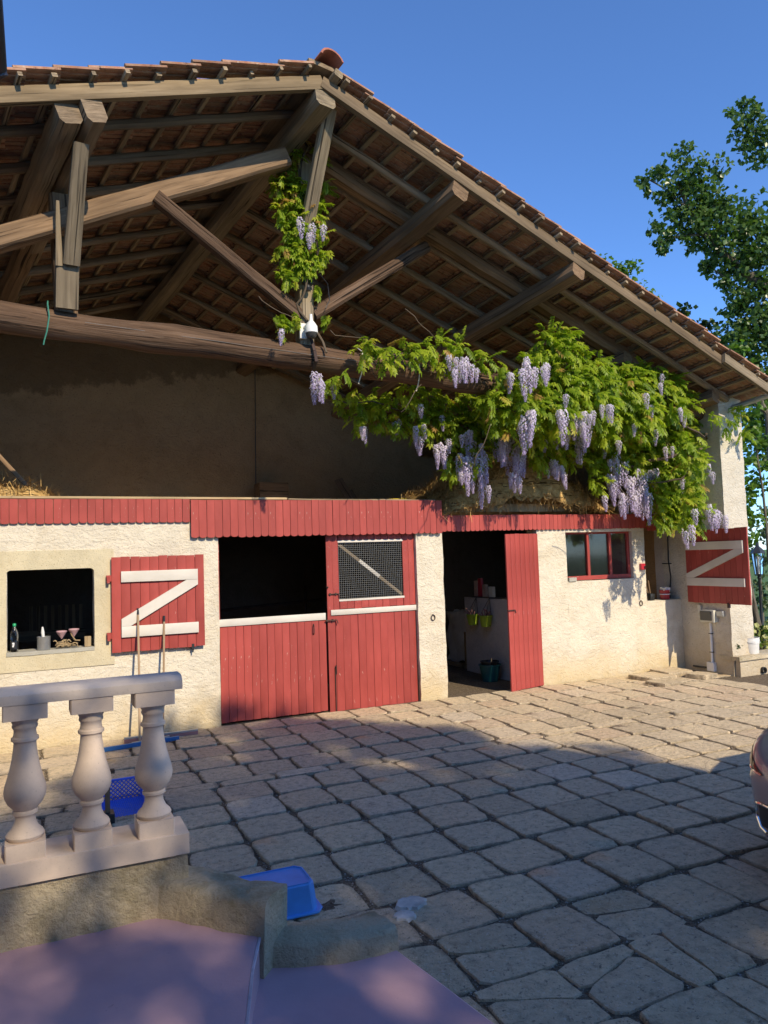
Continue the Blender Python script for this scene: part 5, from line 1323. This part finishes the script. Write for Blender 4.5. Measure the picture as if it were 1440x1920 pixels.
# --- planter, bucket, little plant
pw_ = thing('planter_wall', 'low rendered planter wall with a stone cap right of the pillar', 'planter', (10.5, -1.1, 0))
m = MB(); m.gbox(9.68, 13.2, -1.06, -.98, -.05, .235, .09, .008); m.gbox(9.68, 13.2, -.98, -.1, -.05, .17, .15, .02); m.build('wall', M['pillar_plaster'], pw_, smooth=60)
m = MB(); m.gbox(9.64, 13.25, -1.09, -.72, .237, .302, .09, .006); m.build('cap_stone', M['curb'], pw_, smooth=50)
m = MB(); m.lathe([(.05, 0), (.05, .05), (.036, .05), (.036, .004), (0, .004)], 14, (10.16, -1.055, .06), axis=(0, -1, 0)); m.build('drain_hole', M['black_plastic'], pw_)
wb = thing('white_bucket', 'white plastic bucket with a pink band on the planter wall', 'bucket', (10.12, -.90, .302))
lathe_part('bucket_body', [(.115, 0), (.118, .004), (.130, .19), (.137, .192), (.137, .205), (.133, .24), (.138, .242), (.138, .25), (.128, .25), (.11, .03), (0, .03)], (10.12, -.90, .302), 'white_plastic', wb, 26)
m = MB(); m.lathe([(.1165, .016), (.118, .017), (.1195, .03), (.118, .031)], 26, (10.12, -.90, .302)); m.build('band', M['pink_cup'], wb)
m = MB(); m.tube([(10.12+.139*math.cos(a), -.90+.139*math.sin(a), .302+.2-.035*math.sin((a+2.9)/2.7*math.pi)) for a in [-2.9+2.7*i/12 for i in range(13)]], .004, 5); m.build('handle', M['white_plastic'], wb)
lp = thing('potted_sprig', 'sparse dark sprig growing beside the white bucket', 'plant', (9.86, -.9, .302))
m = MB()
for i in range(7):
    a = (9.86+rng.uniform(-.04, .06), -.9, .30); b = (9.86+rng.uniform(-.14, .12), -.9+rng.uniform(-.06, .06), .30+rng.uniform(.08, .2)); m.tube(wpath([a, b], 4, .03, i), .004, 5)
m.build('stem', M['stem'], lp)
V, F, rn = leafcloud([(9.78, -.9, .42, .05), (9.9, -.9, .46, .05), (9.83, -.88, .5, .04)], 4, .04, 61, .6); npobj('leaves', npmesh('leaves', V-np.array(WO[lp]), F, M['dark_leaf'], rn), lp)
# --- garden lantern
L0, L1, L2, L3, L4 = [Vector(p) for p in LAN]
ln = thing('street_lamp', 'black garden lantern on a post beyond the red shutter', 'lamp', (L1.x, L1.y, -.06))
m = MB(); m.lathe([(.05, -.06), (.05, .3), (.028, .36), (.024, L3.z-.06), (.04, L3.z-.03), (.024, L3.z)], 12, (L1.x, L1.y, 0)); m.tube([(L1.x, L1.y, L3.z-.05), (L1.x+.0, L1.y, L3.z+.04)], .03, 8); m.build('post', M['dark_metal'], ln)
zt = L1.z; a_ = .075
m = MB()
for k in range(6):
    t = k*math.pi/3; c0 = (L1.x+.07*math.cos(t), L1.y+.07*math.sin(t), L3.z+.03); c1 = (L1.x+.115*math.cos(t), L1.y+.115*math.sin(t), zt+.13); m.tube([c0, c1], .008, 5)
m.lathe([(.075, L3.z+.01), (.08, L3.z+.03), (.0, L3.z+.035)], 6, (L1.x, L1.y, 0)); m.build('frame', M['dark_metal'], ln)
m = MB(); m.lathe([(.14, zt+.13), (.13, zt+.15), (.085, zt+.22), (.04, zt+.26), (.02, zt+.30), (.012, zt+.34), (0, zt+.35)], 6, (L1.x, L1.y, 0)); m.build('roof', M['zinc'], ln, smooth=20)
m = MB(); m.lathe([(.066, L3.z+.035), (.108, zt+.128)], 6, (L1.x, L1.y, 0)); m.build('lamp_glass', M['pane'], ln, smooth=0)
m = MB(); m.lathe([(.02, L3.z+.04), (.022, zt+.0), (.035, zt+.04), (.03, zt+.07), (0, zt+.09)], 12, (L1.x, L1.y, 0)); m.build('bulb', M['white_plastic'], ln)

# ================================================================== porch in the foreground
po = thing('porch', 'purple painted porch steps with rough cement side walls', 'porch', (0, -6, 0))
def extrude_poly(m, poly, z0, z1, g=None):
    n = len(poly); m.add([(x, y, z0) for x, y in poly]+[(x, y, z1) for x, y in poly], [tuple(range(n))[::-1], tuple(range(n, 2*n))]+[(i, (i+1) % n, n+(i+1) % n, n+i) for i in range(n)])
m = MB(); extrude_poly(m, [(-3.2, -14.1), (.30, -14.1), (.36, -8.5), (.45, -7.6), (.56, -6.9), (.67, -6.49), (.78, -6.15), (.905, -5.83), (.86, -5.5), (.4, -5.30), (-3.2, -5.30)], -.02, .34)
m.build('landing', M['purple'], po, bevel=.012)
m = MB(); extrude_poly(m, [(.2, -14.1), (1.72, -14.1), (1.72, -8.4), (1.66, -7.4), (1.61, -6.67), (1.55, -6.25), (1.50, -5.93), (1.2, -5.86), (.9, -5.75), (.4, -6)], -.02, .17)
m.build('step', M['purple'], po, bevel=.012)
m = MB()
for a, b in (((.905, -5.835), (.78, -6.15)), ((.78, -6.15), (.67, -6.49)), ((.67, -6.49), (.56, -6.9))): m.beam((*a, .336), (*b, .336), .012, .010, (0, 0, 1))
m.build('worn_nosing', M['purple_wear'], po)
# wall carrying the balustrade and the sweeping curbs
m = MB(); m.gbox(-3.2, .645, -5.50, -5.24, -.05, .615, .05, .014, 6); m.build('parapet', M['curb'], po, smooth=60)
def curb(path, width, z0, ztop, mat, name):
    """uneven cement curb swept along a plan curve; ztop per point"""
    m = MB(); n = len(path); vs_ = []; rows_ = 9
    for i in range(n):
        p = Vector((*path[i], 0)); t = (Vector((*path[min(i+1, n-1)], 0))-Vector((*path[max(i-1, 0)], 0))).normalized(); nn = Vector((-t.y, t.x, 0))
        w = width[i] if isinstance(width, list) else width; zt_ = ztop[i]
        sec = [(-.5, z0), (-.51, z0+(zt_-z0)*.35), (-.5, z0+(zt_-z0)*.7), (-.47, zt_-.025), (-.40, zt_-.004), (-.2, zt_), (0.0, zt_+.003), (.2, zt_), (.40, zt_-.006), (.48, zt_-.03), (.5, z0+(zt_-z0)*.6), (.5, z0)]
        for a, z in sec:
            q = p+nn*(a*w)+Vector((0, 0, z)); q += Vector((mnoise.noise(q*9), mnoise.noise(q*9+Vector((9, 0, 0))), mnoise.noise(q*9+Vector((0, 9, 0)))))*.012+Vector((mnoise.noise(q*26), mnoise.noise(q*26+Vector((9, 0, 0))), mnoise.noise(q*26+Vector((0, 9, 0)))))*.006
            vs_.append(q)
    k = 12; fs_ = [(i*k+j, i*k+j+1, (i+1)*k+j+1, (i+1)*k+j) for i in range(n-1) for j in range(k-1)]
    fs_ += [tuple(range(k)), tuple(range((n-1)*k, n*k))[::-1]]
    m.add(vs_, fs_); o = m.build(name, M[mat], po, smooth=60)
    bm_ = bmesh.new(); bm_.from_mesh(o.data); bmesh.ops.recalc_face_normals(bm_, faces=bm_.faces); bm_.to_mesh(o.data); bm_.free(); return o
def bez(P, n):
    P = [Vector((*p, 0)) for p in P]; out = []
    for i in range(n+1):
        t = i/n; q = P[:]
        while len(q) > 1: q = [a.lerp(b, t) for a, b in zip(q[:-1], q[1:])]
        out.append((q[0].x, q[0].y))
    return out
pa = bez([(.47, -5.33), (.66, -5.43), (.74, -5.62), (.975, -5.83)], 22)
curb(pa, .25, -.03, [.505-.02*i/22 for i in range(23)], 'curb', 'side_wall')
pb = bez([(.93, -5.72), (1.12, -5.82), (1.3, -5.9), (1.50, -5.87)], 18)
curb(pb, .24, -.03, [.285-.012*i/18 for i in range(19)], 'curb', 'side_wall')
bal = thing('balustrade', 'pinkish cast stone balustrade on the porch wall', 'balustrade', (0, -5.42, .61))
m = MB(); m.beam((-3.2, -5.39, .665), (.645, -5.39, .665), .27, .10, (0, 0, 1), 1, 0, .035); m.build('plinth', M['cast_stone'], bal)
pr_ = [(-.098, 1.394), (.098, 1.394), (.102, 1.415), (.098, 1.436), (.08, 1.453), (.05, 1.460), (-.05, 1.460), (-.08, 1.453), (-.098, 1.436), (-.102, 1.415)]
m = MB(); m.prism([(a, z) for a, z in pr_], (-3.2, -5.42, 0), (0, 1, 0), (0, 0, 1), (3.825, 0, 0)); m.build('rail', M['rail_stone'], bal, smooth=32)
bp = [(.068, .075), (.076, .083), (.080, .095), (.074, .108), (.056, .125), (.045, .150), (.042, .172), (.046, .180), (.054, .188), (.054, .198), (.048, .205), (.056, .215), (.074, .235), (.086, .262), (.089, .285), (.085, .312), (.075, .345), (.064, .385), (.055, .43), (.049, .475), (.047, .50), (.050, .506), (.058, .512), (.058, .524), (.050, .530), (.047, .545), (.047, .56), (.052, .566), (.055, .575), (.052, .584), (.055, .592), (.064, .61), (.070, .62)]
m = MB(); m.lathe(bp, 28, (0, 0, 0)); m.beam((0, 0, 0), (0, 0, .076), .165, .165, (0, 1, 0), 1, 0, .03); m.beam((0, 0, .612), (0, 0, .683), .185, .165, (0, 1, 0), 1, 0, .03)
bme = m.mesh('baluster', M['cast_stone'], (0, 0, 0), 40)
for i in range(9): inst(bme, 'baluster', bal, (.497-.28*i, -5.43, .712+.0), (0, 0, rng.uniform(-.03, .03)))

# --- blue tub upside down behind the curb
tb_ = thing('blue_tub', 'bright blue plastic tub upside down behind the cement curb', 'tub', (1.2, -4.97, 0))
m = MB(); r1 = [(.92, -5.10), (1.40, -5.115), (1.435, -5.07), (1.44, -4.86), (1.40, -4.81), (.92, -4.80)]
top = [(x*.0+(1.17+(x-1.17)*.93), -4.955+(y+4.955)*.90) for x, y in r1]; n = 6
lo = [(x, y, .012) for x, y in r1]; hi = [(x, y, .165) for x, y in top]
m.add(lo+hi, [tuple(range(n, 2*n))]+[(i, (i+1) % n, n+(i+1) % n, n+i) for i in range(n)]); m.build('tub_body', M['blue_tub'], tb_, bevel=.008)
m = MB(); r2 = [(1.17+(x-1.17)*1.1, -4.955+(y+4.955)*1.13) for x, y in r1]; extrude_poly(m, r2, .006, .018); m.build('rim', M['blue_tub'], tb_, bevel=.003)
m = MB(); r3 = [(1.17+(x-1.17)*.90, -4.955+(y+4.955)*.86) for x, y in r1]; r4 = [(1.17+(x-1.17)*.87, -4.955+(y+4.955)*.82) for x, y in r1]
m.add([(x, y, .166) for x, y in r3]+[(x, y, .171) for x, y in r3]+[(x, y, .171) for x, y in r4]+[(x, y, .166) for x, y in r4],
      [(k*n+i, k*n+(i+1) % n, (k+1)*n+(i+1) % n, (k+1)*n+i) for k in range(3) for i in range(n)]); m.build('foot_ring', M['blue_tub'], tb_)
# --- blue lattice crate and metal stand
cr = thing('blue_crate', 'blue plastic lattice crate behind the balusters', 'crate', (.62, -2.6, 0))
def lattice(O, a, b, la, lb, step, r_=.005):
    m = MB(); O, a, b = Vector(O), Vector(a), Vector(b)
    k = -lb
    while k < la:
        p0, p1 = max(0, k), min(la, k+lb)
        if p1 > p0: m.tube([O+a*p0+b*(p0-k), O+a*p1+b*(p1-k)], r_, 4); m.tube([O+a*p0+b*(lb-(p0-k)), O+a*p1+b*(lb-(p1-k))], r_, 4)
        k += step
    return m
cx0, cx1, cy0, cy1, ch_ = .40, .79, -2.86, -2.40, .20
lattice((cx0, cy1, .01), (1, 0, 0), (0, 0, 1), cx1-cx0, ch_-.03, .035).build('lattice_side', M['blue_crate'], cr)
lattice((cx0, cy0, .01), (0, 1, 0), (0, 0, 1), cy1-cy0, ch_-.03, .035).build('lattice_side', M['blue_crate'], cr)
lattice((cx1, cy0, .01), (0, 1, 0), (0, 0, 1), cy1-cy0, ch_-.03, .035).build('lattice_side', M['blue_crate'], cr)
lattice((cx0, cy0, .012), (1, 0, 0), (0, 1, 0), cx1-cx0, cy1-cy0, .03).build('lattice_floor', M['blue_crate'], cr)
m = MB()
for a, b in (((cx0, cy1), (cx1, cy1)), ((cx0, cy0), (cx0, cy1)), ((cx1, cy0), (cx1, cy1))): m.beam((*a, ch_-.02), (*b, ch_-.02), .014, .02, (0, 0, 1))
for x in (cx0, cx1):
    for y in (cy0, cy1): m.box(x-.012, x+.012, y-.05, y+.05, .0, ch_+.06)
m.build('crate_frame', M['blue_crate'], cr)
st_ = thing('metal_stand', 'rusty olive metal post stand beside the blue crate', 'stand', (.47, -2.95, 0))
m = MB(); m.box(.455, .49, -2.965, -2.93, .08, .40); m.box(.42, .525, -2.98, -2.92, .385, .41, ax=0); m.beam((.44, -2.95, .39), (.475, -2.95, .30), .02, .02, (0, 1, 0)); m.build('post', M['brown_beam'], st_)
m = MB(); m.box(.36, .52, -3.02, -2.88, .0, .09); m.build('base_box', M['dark_metal'], st_, bevel=.005)

# ================================================================== car
car = thing('parked_car', 'rose-brown metallic car whose front corner shows at the right edge', 'car', (5.9, -6.6, 0))
YC, HW = -6.62, .86
def hwid(x):
    k = min(1, max(0, (x-3.86)/.62)); nose = (1-(1-k)**2.4)**(1/2.4)
    tail = min(1, max(0, (8.0-x)/.35)); tail = (1-(1-tail)**2)**.5
    return HW*(.44+.56*nose)*(.7+.3*tail)
def ztop(x): return float(np.interp(x, [3.86, 3.90, 3.97, 4.08, 4.25, 4.6, 5.0, 5.35, 7.5, 8.0], [.665, .715, .765, .81, .85, .895, .93, .97, .97, .92]))
def sec(x):   # half section of the body: list of (half width, z)
    zt = ztop(x); zb = float(np.interp(x, [3.86, 3.95, 4.15, 7.7, 8.0], [.40, .25, .19, .19, .32])); w = hwid(x)
    return [(w*.88, zb), (w*.95, zb+(.5-zb)*.3), (w*.985, .46), (w, .54), (w*1.004, .585), (w*.985, .62), (w*.965, zt-.055), (w*.93, zt-.022), (w*.86, zt-.004), (w*.45, zt+.014), (0, zt+.02)]
m = MB(); xs = [3.86, 3.862, 3.868, 3.88, 3.9, 3.925, 3.955, 3.99, 4.03, 4.08, 4.14, 4.21, 4.3, 4.4, 4.55, 4.75, 5.0, 5.35, 6.2, 7.2, 7.6, 7.8, 7.93, 8.0]; vs_ = []
for x in xs:
    s_ = sec(x); full = [(w, z) for w, z in s_]+[(-w, z) for w, z in s_[::-1][1:]]
    vs_ += [(x, YC+w, z) for w, z in full]
k = len(full); fs_ = [(i*k+j, i*k+(j+1) % k, (i+1)*k+(j+1) % k, (i+1)*k+j) for i in range(len(xs)-1) for j in range(k)]
fs_ += [tuple(range(k))[::-1], tuple(range((len(xs)-1)*k, len(xs)*k))]
m.add(vs_, fs_); body = m.build('body', M['car'], car, smooth=50)
bm_ = bmesh.new(); bm_.from_mesh(body.data); bmesh.ops.recalc_face_normals(bm_, faces=bm_.faces); bm_.to_mesh(body.data); bm_.free()
m = MB(); vs_ = []; cab = [(5.25, .97, .80), (5.75, 1.30, .72), (6.1, 1.46, .66), (7.1, 1.47, .66), (7.6, 1.35, .70), (7.85, .95, .78)]
for x, z, w in cab:
    vs_ += [(x, YC+w, .95), (x, YC+w*.93, z-.05), (x, YC+w*.8, z), (x, YC-w*.8, z), (x, YC-w*.93, z-.05), (x, YC-w, .95)]
m.add(vs_, [(i*6+j, i*6+j+1, (i+1)*6+j+1, (i+1)*6+j) for i in range(5) for j in range(5)]); o = m.build('windows', M['car_glass'], car, smooth=40)
m = MB(); m.gbox(6.1, 7.2, YC-.56, YC+.56, 1.462, 1.492, .2, .0); m.build('roof', M['car'], car, smooth=60)
def skin(xa, xb, za, zb_, s_, off, n=10):     # patch lying just proud of the nose corner
    m = MB(); vs_ = []
    for i in range(n+1):
        x = xa+(xb-xa)*(i/n)**1.5
        z0, z1 = za(x), zb_(x); w = hwid(x)
        tx = (hwid(x+.01)-hwid(x-.01))/.02; L = math.hypot(1, tx)
        nx_, ny_ = -tx/L, 1/L
        for z, f_ in ((z0, .985 if z0 > .5 else .975), ((z0+z1)/2, .985), (z1, .962 if z1 > .6 else .985)):
            vs_.append((x+nx_*off, YC+s_*(w*f_+ny_*off), z))
    m.add(vs_, [(i*3+j, i*3+j+1, i*3+j+4, i*3+j+3) for i in range(n) for j in range(2)]); return m
for s_ in (1, -1):
    skin(3.885, 4.38, lambda x: .632+.09*(x-3.885), lambda x: ztop(x)-.06, s_, .006).build('headlight', M['car_glass'], car, smooth=60)
    skin(3.885, 4.36, lambda x: .630+.085*(x-3.885), lambda x: .642+.085*(x-3.885), s_, .010).build('chrome_trim', M['chrome'], car, smooth=60)
    xof = lambda w: float(np.interp(w, [hwid(3.86+.002*i) for i in range(200)], [3.86+.002*i for i in range(200)]))
    fg = [(w, z) for w in (.40, .46, .52, .57, .60) for z in (.335+.0*w, .40, .455)]
    m = MB(); m.add([(xof(w)-.006, YC+s_*w*.985, z) for w, z in fg], [(i*3+j, i*3+j+1, i*3+j+4, i*3+j+3) for i in range(4) for j in range(2)]); m.build('fog_grille', M['black_plastic'], car, smooth=60)
    q = [(xof(w)-.006, YC+s_*(w*.985+.003), z) for w, z in ((.40, .462), (.50, .464), (.58, .462), (.622, .45), (.63, .42), (.615, .37), (.58, .325), (.53, .31))]
    m = MB(); m.tube(q, .010, 8); m.build('chrome_trim', M['chrome'], car)
m = MB(); m.box(3.845, 3.90, YC-.3, YC+.3, .36, .56); m.build('grille', M['black_plastic'], car, bevel=.015)
m = MB(); m.beam((3.845, YC-.36, .575), (3.845, YC+.36, .575), .015, .012); m.build('chrome_trim', M['chrome'], car)
for x in (4.72, 7.25):
    for s_ in (1, -1):
        m = MB(); m.lathe([(.19, -.10), (.30, -.10), (.325, -.07), (.325, .07), (.30, .10), (.19, .10)], 28, (x, YC+s_*.77, .325), axis=(0, 1, 0)); ty = m.build('wheel', M['tyre'], car)
        m = MB(); m.lathe([(.0, .105), (.05, .10), (.17, .07), (.195, .10)] if s_ > 0 else [(.195, -.10), (.17, -.07), (.05, -.10), (0, -.105)], 28, (x, YC+s_*.77, .325), axis=(0, 1, 0)); m.build('rim', M['chrome'], ty)
for s_ in (1, -1):
    m = MB(); m.gbox(5.42, 5.60, YC+s_*.97-.09, YC+s_*.97+.09, .98, 1.10, .06, .0); m.build('mirror', M['car'], car, bevel=.03)

# ================================================================== house behind the camera and its porch roof
hs = thing('house', 'house on the near side of the yard, dark eave gutter at top left', 'house', (0, -13, 0))
m = MB(); m.box(-8, 6.15, -21, -14.0, -.05, 4.55); m.box(-8, -4.6, -14.0, -6.2, -.05, 4.0); m.build('wall', M['house_wall'], hs)
m = MB()
P = [(-8.4, -13.6, 4.6), (6.35, -13.6, 4.6), (6.35, -21.4, 4.6), (-8.4, -21.4, 4.6), (-5, -17.5, 6.6), (3.2, -17.5, 6.6)]
m.add(P, [(0, 1, 5, 4), (1, 2, 5), (2, 3, 4, 5), (3, 0, 4), (3, 2, 1, 0)]); m.build('roof', M['tile'], hs, smooth=0)
m = MB(); m.box(-8.2, -.25, -14.0, -6.05, 4.02, 4.12); m.build('porch_roof', M['grey_wood'], hs)
m = MB(); m.tube([(-.165, -13.9, 4.01), (-.165, -6.0, 4.01)], .055, 12); m.box(-8.2, -.12, -6.06, -6.0, 3.98, 4.14); m.tube([(-.2, -6.03, 4.06), (-.15, -5.99, 3.97)], .05, 10); m.build('gutter', M['zinc'], hs)
m = MB(); m.box(-3.4, -3.2, -6.4, -6.2, -.05, 4.02); m.build('porch_post', M['grey_wood'], hs)
m = MB(); m.box(.0, 1.0, -14.0, -13.96, .34, 2.4); m.build('door', M['red'], hs)
for x in (-2.2, 3.6):
    m = MB(); m.box(x, x+1.1, -14.0, -13.97, 1.3, 2.6); w_ = m.build('window', M['white_paint'], hs)
    m = MB(); m.box(x+.08, x+1.02, -13.969, -13.96, 1.38, 2.52); m.build('pane', M['car_glass'], w_)
